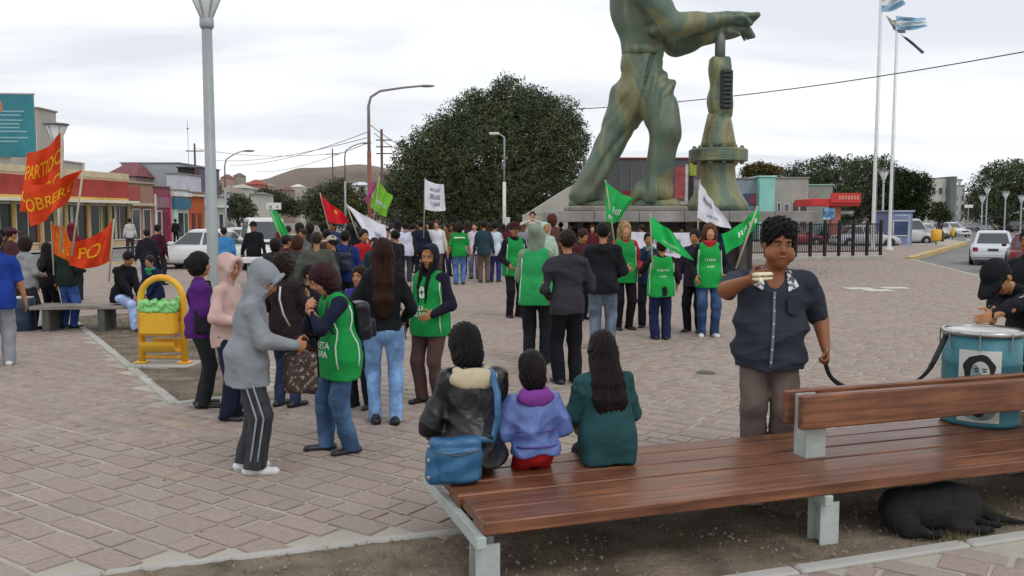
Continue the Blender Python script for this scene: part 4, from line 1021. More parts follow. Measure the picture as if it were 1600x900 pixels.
def house(label, x0, x1, ytop, yeave, Y, wallc, roofc, dep=6):
    a, b = at(x0, 338, Y), at(x1, 338, Y); e_ = CAMH-(yeave-338)*Y/FPX; t = CAMH-(ytop-338)*Y/FPX; L = b.x-a.x
    r = empty('house', (a.x, Y, -.1), 0, label, 'house')
    MB().box(0, L, 0, dep, 0, e_).build('wall', mat('wall_'+wallc, hexlin(wallc), .9, var=.12, vscale=.7), r)
    m = MB(); m.v = [(-.3, -.3, e_), (L+.3, -.3, e_), (L+.3, dep+.3, e_), (-.3, dep+.3, e_), (L*.35, dep/2, t), (L*.65, dep/2, t)]
    m.f = [(3, 2, 1, 0), (0, 1, 5, 4), (1, 2, 5), (2, 3, 4, 5), (3, 0, 4)]; m.build('roof', mat('roof_'+roofc, hexlin(roofc), .85, var=.2, vscale=2, bump=.5, bscale=5), r)
    for i in range(2):
        u = L*(.2+.45*i); f = MB().box(u, u+L*.16, -.05, .02, e_*.35, e_*.75).build('window', mat('frame_white', (.55, .54, .52), .6), r)
        MB().box(u+.06, u+L*.16-.06, -.06, -.052, e_*.35+.06, e_*.75-.06).build('pane', mat('window_glass', (.035, .045, .05), .12), f)
    return r
house('house with dark red hipped roof above the restaurant', 168, 214, 250, 274, 88, 'a8908c', '7a4a50')
# houses in the middle distance and on the hillside
for lab, x0, x1, yt, ye, Y, wc, rc in (
    ('white house left of the thick grey lamp post foot', 336, 354, 288, 300, 120, 'c9c5c6', '8c8078'), ('pair of white blocks under the bare hill', 354, 380, 286, 293, 130, 'c8c8bd', 'a8a69c'),
    ('narrow pale two storey house by the dark round tree', 392, 402, 298, 302, 115, 'b9b6aa', '6f6a62'), ('house with brick red roof on the slope', 384, 408, 280, 288, 260, '9a6a5c', '99493d'),
    ('tiny white roofed house low on the hill slope', 455, 470, 287, 292, 300, 'b9b3a8', 'cfcac2'), ('brown house on the slope beside the white roofed one', 438, 452, 291, 297, 290, '8d7a6c', '6d4c44'),
    ('pale house at the hill foot behind the tree', 548, 574, 283, 289, 200, 'b8b6b2', 'c9cdd2'), ('small beige house on the far slope', 412, 424, 286, 291, 310, 'b0a08c', '8c7c70'),
    ('small pink house on the far slope', 346, 360, 272, 278, 420, 'a88c80', '7d5a50'), ('small grey house on the far slope', 366, 378, 270, 275, 430, '9c948a', '6c625a')):
    house(lab, x0, x1, yt, ye, Y, wc, rc, 8)
# right side: mural building, turquoise block, grey shops, red sign
q = bx(965, 1100, 249, 72, 8, wall='5d5f60', roofc='8d4a3e'); r, L = building('dark grey building with a coloured mural behind the statue legs', **q)
for (u0, u1, z0, z1, c) in ((.4, 2.4, 3.0, 4.0, '7d2f2c'), (4.55, 5.3, 3.4, 5.9, '9a4a4c'), (5.35, 5.6, 3.2, 6.1, 'b9aeb0'), (5.65, 6.0, 3.2, 5.2, '2a2628'), (5.7, 6.25, 5.2, 6.2, '8d9a34'), (6.05, 6.4, 3.3, 4.9, '7d8084'), (6.45, 6.85, 3.3, 6.1, '8c3830'), (4.5, 6.9, 2.9, 3.15, 'a8a296')):
    MB().box(u0, u1, -.04-.002*int(u0*7 % 5), -.001, z0, z1).build('mural_panel', mat('mural_'+c, hexlin(c), .8, var=.35, vscale=1.6), r)
for i in range(5): MB().box(.2+i*.85, .28+i*.85, -.06, -.002, 0, 5.9).build('downpipe', mat('pipe_grey', (.16, .16, .16), .6), r)
q = bx(1142, 1186, 280, 76, 7, wall='8d98a3', fascia=[(1.0, 2.3, 2.9, 3.9, '4d5a72', .05, 'sign_board'), (1.6, 2.3, 3.0, 3.8, 'a3485a', .09, 'sign_board')], wins=[(.3, .8, 2.6, 3.6)]); building('blue grey shop with a red and navy sign', **q)
q = bx(1186, 1210, 277, 75, 7, wall='8fc9bf', roofc='a9d6cc'); building('narrow bright turquoise building wall', **q)
q = bx(1210, 1262, 279, 80, 8, wall='a39d96', wins=[(.2, .55, 1.9, 3.2), (1.5, 2.2, 1.7, 3.3, '4a3c3c'), (.8, 1.3, 2.1, 3.1, '6a6468')], doors=[(2.3, 2.85, 3.3, '4c3834')]); building('grey two storey shop with dark openings', **q)
q = bx(1262, 1300, 290, 84, 8, wall='8d928a', roofc='8fb0a4', fascia=[(.1, .9, 3.4, 4.3, '9a8c84', .04, 'sign_board')]); building('low grey green shop behind the red canopy', **q)
r = empty('petrol_sign', (at(1300, 338, 62).x, 62, -.1), 0, 'bright red canopy with pale lettering on a red pillar', 'canopy')
MR = mat('sign_red', (.55, .035, .03), .5, var=.1)
s = 62/FPX
MB().box(-38*s, 36*s, -.8, 3, 2.75, 3.25, .03).build('canopy', MR, r); MB().box(-10*s, 36*s, -.95, -.8, 2.95, 3.62, .02).build('sign_board', MR, r)
MB().box(-2*s, 12*s, -.2, .4, 0, 2.75, .02).build('pillar', mat('pillar_salmon', (.48, .17, .12), .7), r); MB().box(8*s, 35*s, .2, 2.5, 2.2, 2.42).build('awning', mat('awning_grey', (.42, .45, .45), .7), r)
for i in range(7): MB().box((2+i*4.6)*s, (5+i*4.6)*s, -.965, -.951, 3.18, 3.45).build('letter_block', mat('letter_pink', (.60, .25, .2), .6), r)
MB().box(-20*s, -3*s, -.9, -.75, 1.85, 2.6).build('poster', mat('poster_blue', (.07, .20, .42), .5, var=.5, vscale=2, col2=(.35, .5, .6), c2scale=2), r)
q = bx(1452, 1484, 279, 190, 14, wall='c4c2bb', wins=W(4.3, 9, 3, 3)); building('tall white apartment block at the end of the street', **q)
q = bx(1484, 1493, 277, 188, 10, wall='6f7472'); building('narrow dark grey tower slab beside the white block', **q)
q = bx(1493, 1506, 290, 195, 10, wall='b4b6b4', wins=W(1.8, 7, 2, 3)); building('pale tower behind the dark grey slab', **q)
q = bx(1506, 1530, 308, 210, 10, wall='a8a6a4', wins=W(3.5, 5, 3, 2)); building('low grey building near the far end of the street', **q)
r = empty('street_sign', (at(1513, 338, 90).x, 90, -.1), 0, 'small white rectangular sign board above the far traffic', 'sign'); MB().box(-.42, .42, -.04, .04, 2.9, 3.2, .01).build('board', mat('sign_white', (.7, .7, .68), .6), r); MB().tube([(0, .05, 0), (0, .05, 3.0)], .04).build('pole', M_CONC, r)
q = bx(1392, 1426, 331, 62, 3, wall='7c86a8', roofc='9aa2bc', wins=[(.15, 1.3, .6, 1.7, '2f4068')]); building('blue and white kiosk behind the flagpoles', **q, cat='kiosk', name='kiosk')
r = empty('traffic_sign', (at(428, 338, 60).x, 60, -.1), 0, 'small white rectangular sign behind the green flag', 'sign'); MB().box(-.5, .5, -.03, .03, 2.5, 2.95, .01).build('board', mat('sign_white', (.7, .7, .68), .6), r); MB().tube([(0, .05, 0), (0, .05, 2.6)], .04).build('pole', M_CONC, r)
for k in (-.18, .25): MB().box(k-.05, k+.05, -.036, -.031, 2.62, 2.75).build('symbol', mat('dark_print', (.05, .05, .05), .7), r)
# billboard
r = empty('billboard', (at(0, 338, 55).x, 55, 0), R(6), 'big teal billboard with pale lines of text on the roof', 'billboard')
x0, x1 = -5, at(56, 338, 55).x-at(0, 338, 55).x; z0, z1 = at(20, 245, 55).z, at(20, 147, 55).z
MB().box(x0, x1, 0, .2, z0, z1, .02).build('panel', mat('teal_vinyl', (.025, .17, .22), .5, var=.15, vscale=.4, col2=(.03, .22, .27), c2scale=.3), r)
MB().box(x0-.05, x1+.06, -.02, .22, z1, z1+.08).build('frame', mat('frame_grey', (.4, .4, .4), .6), r)
rr = random.Random(3)
for i, zf in enumerate((.72, .66, .58, .52, .46, .40, .30, .24)):
    a = x0+.4; b = x1-rr.uniform(.35, 1.1); MB().box(a, b, -.012, -.002, z0+(z1-z0)*zf, z0+(z1-z0)*zf+.07).build('text_line', mat('pale_teal_ink', (.28, .46, .50), .6), r)
V, F_ = uvs((x0+.0+4.9, -.01, z1-.75), (.55, .012, .6), np.eye(3), 12, 6); MB().add(V, F_).build('orange_picture', mat('orange_ink', (.42, .17, .10), .6, var=.3, vscale=4), r)
for u in (-3.5, 0, 1.8): MB().tube([(u, .3, 0), (u, .3, z0)], .09).build('post', mat('frame_grey', (.4, .4, .4), .6), r)

# ------------------------------------------------------------------ street furniture
def mesh_gap(): pass
M_GALV = mat('galvanised', (.33, .36, .37), .5, .2, var=.1, vscale=2, bump=.15, bscale=20)
M_WPOLE = mat('white_pole', (.62, .63, .60), .5, var=.08)
def post_lamp(label, px, Y, top, r=.09, group='post lamps with funnel heads', col=None, zb=0):
    """round post with an open funnel of bars under a flat disc"""
    X = at(px, 338, Y).x; z = CAMH-(top-338)*Y/FPX; ro = empty('street_lamp', (X, Y, zb), 0, label, 'street lamp', group); z -= zb
    m_ = col or M_GALV
    MB().lathe([(r*1.9, 0), (r*1.9, .05), (r*1.15, .09), (r*1.1, .9), (r, 1.0), (r*.9, z-.94)], seg=16).build('post', m_, ro, True)
    MB().lathe([(r*1.0, z-.95), (r*1.25, z-.91), (r*1.2, z-.79), (r*.6, z-.77)], seg=16).build('collar', m_, ro, True)
    f = MB()
    for i in range(6): a = i*math.pi/3+.26; f.tube([(r*.9*math.cos(a), r*.9*math.sin(a), z-.80), (.40*math.cos(a), .40*math.sin(a), z-.03)], .013, 5)
    f.tube([(.40*math.cos(a), .40*math.sin(a), z-.03) for a in np.linspace(0, 2*math.pi, 19)], .014, 5); f.build('funnel_frame', m_, ro)
    MB().lathe([(.07, z-.79), (.36, z-.06), (.34, z-.055), (.05, z-.77)], seg=18, close=False).build('glass_funnel', mat('frosted_glass', (.62, .66, .66), .35, var=.05), ro, True)
    MB().lathe([(.44, z-.03), (.46, z-.01), (.44, z+.02), (.1, z+.06)], seg=20).build('disc', mat('lamp_disc', (.20, .19, .19), .5), ro, True)
    return ro
def at_foot(px, Y): return at(px, 338, Y)
post_lamp('thick pale grey lamp post running out of the top of the picture', 331, 14.2, -42, .088)
post_lamp('grey lamp post with a flat disc head behind the red flag', 93, 33, 196, .075)
post_lamp('lamp post with funnel head between the two flagpoles', 1379, 66, 267, .075)
for lab, x, t in (('leftmost of the far lamp posts before the dark tree', 1534, 306), ('second far lamp post from the left before the tree', 1541, 293), ('third far lamp post from the left before the dark tree', 1570, 300), ('far lamp post at the right edge of the picture', 1595, 306)):
    post_lamp(lab, x, 95, t, .07, zb=-.12)
post_lamp('tall funnel lamp beside the white apartment block', 1497, 120, 281, .08, zb=-.12)
def arm_light(label, px, Y, top, hx, base_y=None, r=.08, two=None, left=None):
    X = at(px, 338, Y).x; s = Y/FPX; z = CAMH-(top-338)*s; ro = empty('street_light', (X, Y, -.1), 0, label, 'street light', 'street lights with curved arms'); z += .1
    dx = (hx-px)*s; g = math.copysign(1, dx)
    MB().tube([(0, 0, 0), (0, 0, z*.62)], r, 10).build('lower_pole', mat('red_brown_paint', (.24, .075, .06), .6, var=.2) if two else M_GALV, ro, True)
    MB().tube([(0, 0, z*.62), (0, 0, z-1.0), (g*.12, 0, z-.55), (g*.6, 0, z-.25), (dx*.6, 0, z-.08), (dx-g*.3, 0, z)], [r*.8, r*.7, r*.6, r*.55, r*.5, r*.45], 8).build('arm', mat('grey_brown_paint', (.25, .22, .21), .6, var=.1), ro, True)
    m = MB(); V, F_ = uvs((dx, 0, z), (.42, .13, .075), np.eye(3)); m.add(V, F_); m.build('lamp_head', mat('lamp_head', (.22, .22, .22), .5), ro, True)
    return ro, X, z
arm_light('tall street light with curved arm and red brown lower pole', 578, 46, 138, 668, two=1, r=.11)
arm_light('street light with small arm behind the tall red one', 540, 70, 225, 574, r=.08)
arm_light('curved street light above the left street', 353, 60, 237, 391, r=.07)
r0 = empty('street_light', (at(788, 338, 45).x, 45, 0), 0, 'slim white lamp pole in front of the huge dark tree', 'street light')
s = 45/FPX; z = CAMH+125*s
MB().tube([(0, 0, 0), (0, 0, CAMH+53*s)], .085, 10).build('lower_pole', M_WPOLE, r0, True); MB().tube([(0, 0, CAMH+53*s), (0, 0, z-.1), (-.3, 0, z+.1)], .045, 8).build('upper_pole', M_GALV, r0, True)
MB().box(-.75, -.25, -.1, .1, z+.02, z+.14, .03).build('lamp_head', M_WPOLE, r0); MB().box(.02, .28, -.12, .12, 1.5, 1.9, .02).build('meter_box', M_WPOLE, r0)
for lab, px, Y, top, r in (('dark wooden utility pole left of the bare hill', 307, 90, 224, .14), ('thin antenna mast beside the utility pole', 297, 92, 190, .03), ('thin utility pole on the far street by the hill', 521, 120, 232, .12)):
    p = at(px, 338, Y); z = CAMH-(top-338)*Y/FPX; ro = empty('utility_pole', (p.x, Y, -.1), 0, lab, 'pole'); MB().tube([(0, 0, 0), (0, 0, z)], [r, r*.7], 8).build('pole', mat('pole_wood', (.13, .10, .085), .9), ro, True)
    MB().box(-.8*(r > .05)-.1, .8*(r > .05)+.1, -.05, .05, z-.8, z-.7).build('cross_arm', mat('pole_wood', (.13, .10, .085), .9), ro)
p = at(578, 338, 47); ro = empty('utility_pole', (p.x+.6, 47.4, -.1), 0, 'short cross arms with insulators beside the tall street light', 'pole')
MB().tube([(0, 0, 0), (0, 0, 6.6)], .07, 8).build('pole', mat('pole_wood', (.13, .10, .085), .9), ro, True)
for i in range(3): MB().box(-.3, .55, -.03, .03, 5.3+.35*i, 5.36+.35*i).build('cross_arm', mat('pole_wood', (.13, .10, .085), .9), ro)
def wire(label, a, b, sag, r, n=14):
    m = MB(); P = [a.lerp(b, i/n)-Vector((0, 0, sag*4*(i/n)*(1-i/n))) for i in range(n+1)]; m.tube(P, r, 5)
    m.build('cable', mat('cable_black', (.03, .03, .03), .6), None, label=label, cat='cable', group='overhead cables')
wire('thick overhead cable rising to the right behind the flagpoles', at(860, 172, 62), at(1680, 66, 40), .55, .028)
for i, (x0, y0, x1, y1, Y0, Y1) in enumerate(((578, 205, 360, 258, 46, 95), (578, 214, 330, 250, 46, 95), (578, 222, 400, 268, 46, 110), (578, 195, 720, 262, 46, 66), (585, 208, 660, 236, 47, 66), (540, 238, 307, 232, 70, 90))):
    wire(['upper thin cable from the street light towards the left', 'second thin cable from the street light to the left', 'lowest thin cable running left over the bare hill', 'thin cable from the street light into the big tree', 'short thin cable between street light and big tree', 'faint cable from the far street light to the utility pole'][i], at(x0, y0, Y0), at(x1, y1, Y1), .5, .018)

# ------------------------------------------------------------------ flags
def flagcloth(root, Cn, col, wv=.05, texts=(), n=22, edge=None, kind='cloth', ph=0, freq=2.2, tcol='e8e8e4', name='cloth'):
    """Cn: four corners (pole top, free top, free bottom, pole bottom)"""
    Cn = [np.array(c) for c in Cn]; nm = nrm(np.cross(Cn[1]-Cn[0]+1e-6, Cn[3]-Cn[0])); sz = np.linalg.norm(Cn[1]-Cn[0])
    def S(u, v):
        u = np.asarray(u)[..., None]; v = np.asarray(v)[..., None]
        P = (Cn[0]*(1-u)+Cn[1]*u)*(1-v)+(Cn[3]*(1-u)+Cn[2]*u)*v
        w_ = np.sin(freq*2*math.pi*u+2.2*v+ph)+.5*np.sin(freq*4.4*u-3*v+1.7*ph)+.45*np.sin(5*v+6*u+ph)
        return P+nm*wv*w_*(.25+.75*u)+vv(0, 0, -1)*wv*.8*np.sin(math.pi*u)
    U_, V_ = np.meshgrid(np.linspace(0, 1, n), np.linspace(0, 1, n)); P = S(U_, V_).reshape(-1, 3)
    i = np.arange(n*n).reshape(n, n); q = np.stack([i[:-1, :-1], i[:-1, 1:], i[1:, 1:], i[1:, :-1]], -1).reshape(-1, 4)
    # a thin double cloth
    th = nm*.0025; V = np.concatenate([P+th, P-th]); Q = np.concatenate([q, q[:, ::-1]+n*n])
    link(name, npmesh(name, V, Q, cloth(col, kind)), root)
    for (txt, uc, vc, hu, hv, tc_) in texts:
        V2, F2 = textmesh(txt)
        pu_, pv_ = uc+V2[:, 0]*hu, vc-V2[:, 1]*hv
        keep = [f for f in F2 if all(-.02 < pu_[k] < 1.02 and -.02 < pv_[k] < 1.02 for k in f)]
        P2 = S(pu_, pv_)
        m = MB(); m.add(P2+nm*.014, keep); m.add(P2-nm*.014, [f[::-1] for f in keep])
        m.build('lettering', cloth(tc_), root)
    return S, nm
def flag(label, Y, corners, col, pole=None, texts=(), wv=.05, ph=0, dy=(0, .15, .15, 0), group='flags held above the crowd', r=.014, cat='flag', extra=None, freq=2.2, pcol=None):
    c = [np.array(at(x, y, Y+d)) for (x, y), d in zip(corners, dy)]
    ro = empty('flag', (0, 0, 0), 0, label, cat, group)
    o = flagcloth(ro, c, col, wv, texts, ph=ph, freq=freq)
    if pole:
        a, b = at(*pole[0], Y+.02), at(*pole[1], Y+.02); MB().tube([b, a], r, 7).build('pole', pcol or mat('pole_cane', (.42, .38, .28), .7), ro, True)
    if extra: extra(ro, o[0], o[1])
    return ro
YL, RD = 'dfa426', 'cf4420'
flag('large red flag with yellow PARTIDO lettering hanging from a pole at the left', 13.5, [(42, 238), (98, 203), (96, 300), (31, 330)], RD, ((97, 200), (95, 396)), [('PARTIDO', .49, .36, .165, .24, YL), ('OBRERO', .48, .74, .18, .22, YL)], .13, 1, group='red flags with yellow letters', r=.02, freq=1.9)
flag('red flag with yellow OBRERO lettering drooping below the large red one', 13.0, [(34, 290), (128, 262), (114, 300), (48, 354)], RD, ((131, 256), (112, 400)), [('OBRERO', .48, .52, .18, .34, YL)], .11, 2, group='red flags with yellow letters', r=.016, freq=2.0)
flag('narrow yellow and red flag hanging in front of the dark coated people', 14.2, [(80, 350), (98, 352), (122, 412), (84, 396)], 'cf6420', ((80, 346), (84, 430)), [('PO', .5, .35, .30, .22, YL), ('O', .55, .78, .3, .2, YL)], .03, 3, group='red flags with yellow letters', r=.012)
flag('wide red flag with yellow PO letters beside the seated woman', 14.0, [(112, 378), (178, 344), (172, 408), (108, 414)], RD, ((178, 342), (170, 440)), [('PO', .45, .52, .32, .42, YL)], .10, 4, group='red flags with yellow letters', r=.014)
GN = '2fae58'
flag('bright green flag dipping before the white vehicle at left centre', 20, [(420, 323), (434, 330), (452, 372), (432, 362)], GN, ((420, 322), (448, 392)), (), .04, 1)
def star(ro, S, nm):
    m = MB(); P = []
    for k in range(10): rr = .16 if k % 2 == 0 else .07; a = k*math.pi/5; P.append((.62+rr*math.cos(a)*.7, .35+rr*math.sin(a)))
    P2 = S(np.array([p[0] for p in P]), np.array([p[1] for p in P])); m.add(P2+nm*.012, [tuple(range(10))]); m.add(P2-nm*.012, [tuple(range(9, -1, -1))]); m.build('yellow_emblem', cloth('e0b040'), ro)
flag('small bright red flag with a pale yellow mark', 21, [(500, 303), (532, 328), (545, 348), (512, 346)], 'c8202a', ((500, 301), (520, 380)), (), .05, 2, extra=star)
flag('long white banner sloping down from left to right', 19, [(541, 319), (602, 352), (606, 396), (576, 372)], 'dcdce6', ((541, 318), (560, 372)), [('#3', .72, .5, .1, .16, '8b8fb0')], .04, 3)
flag('lime green flag with a magenta corner on a pale pole', 24, [(590, 280), (612, 305), (606, 340), (578, 322)], '77b83c', ((593, 274), (580, 372)), [('#4', .5, .62, .16, .14, 'b9c4dc')], .06, 4, dy=(0, .3, .3, 0))
ro = empty('flag', (0, 0, 0), 0, 'narrow magenta pennant hanging by the lime green flag', 'flag', 'flags held above the crowd'); flagcloth(ro, [at(583, 283, 24.1), at(590, 284, 24.1), at(574, 318, 24.1), at(571, 312, 24.1)], 'b04a86', .02)
flag('white square flag with faint dark writing before the big tree', 26, [(664, 280), (693, 288), (697, 329), (664, 327)], 'd9d9e2', ((664, 278), (662, 372)), [('#12', .5, .25, .055, .12, '6a6a78'), ('#7', .5, .50, .09, .16, '6a6a78'), ('#6', .5, .75, .10, .14, '6a6a78')], .05, 5)
flag('green flag with white print below the statue leg', 15.2, [(946, 283), (993, 312), (966, 345), (948, 346)], GN, ((946, 281), (962, 392)), [('#3', .5, .62, .2, .2, 'd5efdd'), ('#3', .25, .85, .12, .12, 'd5efdd')], .05, 6)
flag('green flag sloping over the person in the green vest', 13.6, [(1016, 336), (1052, 362), (1082, 407), (1020, 372)], '22b455', ((1016, 334), (1020, 420)), [('#11', .5, .78, .055, .12, 'bfe9cc')], .03, 7, dy=(0, .1, .2, 0))
flag('white pennant flag with dark lines of writing near the wellhead', 15.0, [(1093, 283), (1122, 325), (1142, 357), (1089, 340)], 'dedee8', ((1093, 281), (1089, 400)), [('#3', .35, .35, .16, .16, '70707e'), ('#9', .5, .75, .05, .1, '70707e')], .04, 8)
flag('green flag behind the head of the large man', 12.4, [(1128, 366), (1183, 326), (1181, 354), (1134, 397)], '1fae50', ((1184, 322), (1150, 420)), [('#3', .68, .5, .24, .26, 'cfeed8')], .05, 9)
r = empty('banner', (0, 0, 0), 0, 'long white banner with blue and grey lettering under the platform', 'banner')
flagcloth(r, [at(984, 362, 28), at(1092, 363, 28), at(1092, 402, 28), at(984, 402, 28)], 'd6d4e0', .03, [('#19', .5, .35, .032, .17, '5c6690'), ('#14', .5, .72, .045, .17, '7a5a80')])
# flagpoles with national flags
def flagpole(label, x0, y0, x1, y1, Y, ztop, r):
    b = G(x1, y1); b = at(x1, 338, Y); ro = empty('flagpole', (b.x, Y, -.02), 0, label, 'flagpole', 'white flagpoles')
    MB().lathe([(r*2.2, 0), (r*2.2, .2), (r*1.1, .26), (r, 1), (r*.5, ztop)], seg=14).build('pole', M_WPOLE, ro, True); MB().lathe([(.02, ztop), (.09, ztop+.07), (.02, ztop+.16)], seg=10).build('finial', M_WPOLE, ro, True)
    MB().tube([(r+.05, 0, 1.2), (r*.5+.05, 0, ztop-.1)], .008, 4).build('halyard', mat('rope', (.5, .5, .48), .8), ro)
flagpole('taller white flagpole, left of the pair', 1373, 0, 1365, 345, 50, 15.3, .105)
flagpole('shorter white flagpole, right of the pair', 1398, 60, 1391, 390, 50, 12.1, .095)
CE = '8fb6cf'
def natflag(label, Y, q, cols, wv=.12, ph=0):
    ro = empty('flag', (0, 0, 0), 0, label, 'flag', 'national flags on the flagpoles'); c = [np.array(at(x, y, Y)) for x, y in q]; n = len(cols)
    for i, k in enumerate(cols):
        a, b = i/n, (i+1)/n; L = lambda p, q_, t: p+(q_-p)*t
        flagcloth(ro, [L(c[0], c[3], a), L(c[1], c[2], a), L(c[1], c[2], b), L(c[0], c[3], b)], k, wv, n=12, ph=ph, freq=1.1, name='stripe')
natflag('pale blue and white flag at the very top of the taller pole', 50, [(1376, -14), (1418, -22), (1412, 8), (1377, 19)], [CE, 'dcdedc', CE], .15, 1)
natflag('pale blue and white flag streaming right from the shorter pole', 50, [(1400, 24), (1444, 26), (1447, 42), (1402, 46)], [CE, 'cfd8da', CE], .12, 2)
natflag('grey and dark blue flag twisted below the pale blue one', 50.3, [(1383, 24), (1404, 30), (1416, 52), (1396, 46)], ['b9b9a8', '8a8698'], .12, 3)
natflag('narrow dark flag tail trailing to the lower right', 50.2, [(1406, 52), (1414, 58), (1445, 80), (1440, 84)], ['5b6472'], .06, 4)

# ------------------------------------------------------------------ yellow litter bin
def bin_():
    p = G(256, 573); ro = empty('litter_bin', (p.x, p.y, 0), R(-4), 'yellow litter bin with arched tube frame and green bag liner', 'litter bin'); MY = mat('yellow_enamel', (.76, .44, .03), .35, var=.1, vscale=3, bump=.1, col2=(.70, .33, .02), c2scale=3)
    hw = .285
    MB().box(-.42, .42, -.2, .26, -.01, .05, .012).build('base_slab', M_CONC, ro)
    P = [(-hw, 0, .04), (-hw, 0, .88)]+[(-hw*math.cos(a), 0, .88+hw*math.sin(a)) for a in np.linspace(.25, math.pi-.25, 9)]+[(hw, 0, .88), (hw, 0, .04)]
    MB().tube(P, .042, 10).build('tube_frame', MY, ro, True)
    for k in (-hw, hw): MB().box(k-.08, k+.08, -.08, .08, .05, .075, .01).build('foot_plate', MY, ro)
    MB().tube([(-hw, 0, .13), (hw, 0, .13)], .022, 8).build('cross_bar', MY, ro, True)
    MB().box(-.225, .225, -.20, .20, .43, .74, .03).build('bin_body', MY, ro)
    lo = MB(); n = 10
    for i in range(n):
        a, b = math.pi*i/n, math.pi*(i+1)/n; A = lambda t, rr: (-.2*math.cos(t)*rr, .35-.16*math.sin(t)*rr)
        (y0, z0), (y1, z1), (y2, z2), (y3, z3) = A(a, 1), A(b, 1), A(b, .9), A(a, .9)
        lo.quadbox([(-.225, y0, z0), (.225, y0, z0), (.225, y1, z1), (-.225, y1, z1), (-.225, y3, z3), (.225, y3, z3), (.225, y2, z2), (-.225, y2, z2)])
    lo.build('curved_bottom', MY, ro)
    for k in (-1, 1): MB().tube([(k*.235, 0, .62), (k*hw, 0, .62)], .02, 8).build('hinge', mat('dull_metal', (.12, .11, .10), .5, .6), ro)
    S = SDF(); S.box(vv(0, 0, .80), vv(.255, .215, .095), None, .05, .02); S.box(vv(0, 0, .90), vv(.20, .16, .06), None, .03, .02, op=-1)
    _f1, _f2 = folds(.6, .02, 3.3), folds(.35, .012, 8.1)
    S.warp = lambda Q: _f1(Q)+_f2(Q)
    link('bag_liner', S.mesh('bag_liner', mat('green_plastic', (.22, .58, .20), .35, var=.2, vscale=8, bump=.6, bscale=30), .011), ro)
bin_()

# ------------------------------------------------------------------ benches
def woodm(key, c, c2, rough=.33):
    m = bpy.data.materials.new(key); m.use_nodes = True; t = m.node_tree; b = t.nodes['Principled BSDF']
    tc = N(t, 'ShaderNodeTexCoord'); mpn = N(t, 'ShaderNodeMapping'); mpn.inputs['Scale'].default_value = (.9, 16, 16); t.links.new(tc.outputs['Object'], mpn.inputs[0])
    n = N(t, 'ShaderNodeTexNoise'); n.inputs['Scale'].default_value = 1.6; n.inputs['Detail'].default_value = 8; n.inputs['Roughness'].default_value = .65; n.inputs['Distortion'].default_value = .6; t.links.new(mpn.outputs[0], n.inputs[0])
    n2 = N(t, 'ShaderNodeTexNoise'); n2.inputs['Scale'].default_value = 2.6; n2.inputs['Detail'].default_value = 6; t.links.new(tc.outputs['Object'], n2.inputs[0])
    r = N(t, 'ShaderNodeValToRGB'); E = r.color_ramp.elements; E[0].position = .32; E[0].color = (*[x*.45 for x in c], 1); E[1].position = .68; E[1].color = (*c2, 1); q = E.new(.5); q.color = (*c, 1)
    t.links.new(n.outputs[0], r.inputs[0]); ml = N(t, 'ShaderNodeMix', data_type='RGBA', blend_type='MULTIPLY'); ml.inputs[0].default_value = 1; mr = N(t, 'ShaderNodeMapRange'); mr.inputs[1].default_value = .3; mr.inputs[2].default_value = .7; mr.inputs[3].default_value = .68; mr.inputs[4].default_value = 1.25
    t.links.new(n2.outputs[0], mr.inputs[0]); t.links.new(r.outputs[0], ml.inputs[6]); t.links.new(mr.outputs[0], ml.inputs[7]); t.links.new(ml.outputs[2], b.inputs['Base Color'])
    rr = N(t, 'ShaderNodeMapRange'); rr.inputs[3].default_value = rough-.08; rr.inputs[4].default_value = rough+.25; t.links.new(n2.outputs[0], rr.inputs[0]); t.links.new(rr.outputs[0], b.inputs['Roughness'])
    bp = N(t, 'ShaderNodeBump'); bp.inputs['Strength'].default_value = .35; bp.inputs['Distance'].default_value = .004; t.links.new(n.outputs[0], bp.inputs['Height']); t.links.new(bp.outputs[0], b.inputs['Normal'])
    b.inputs['Specular IOR Level'].default_value = .5
    return m
M_WOOD = woodm('varnished_wood', (.17, .064, .031), (.27, .108, .048), .28); M_PALE = mat('leg_paint', (.43, .48, .46), .5, var=.1, vscale=4, bump=.15, bscale=20, col2=(.36, .40, .37), c2scale=5)
BD = Vector((3.32, 1.13, 0)).normalized(); BAZ = math.atan2(BD.y, BD.x); B0 = Vector((-.14, 4.43, 0)); BN = Vector((-BD.y, BD.x, 0))
def bp_(u, v, z=0): return B0+BD*u+BN*v+Vector((0, 0, z))
SEAT = .40
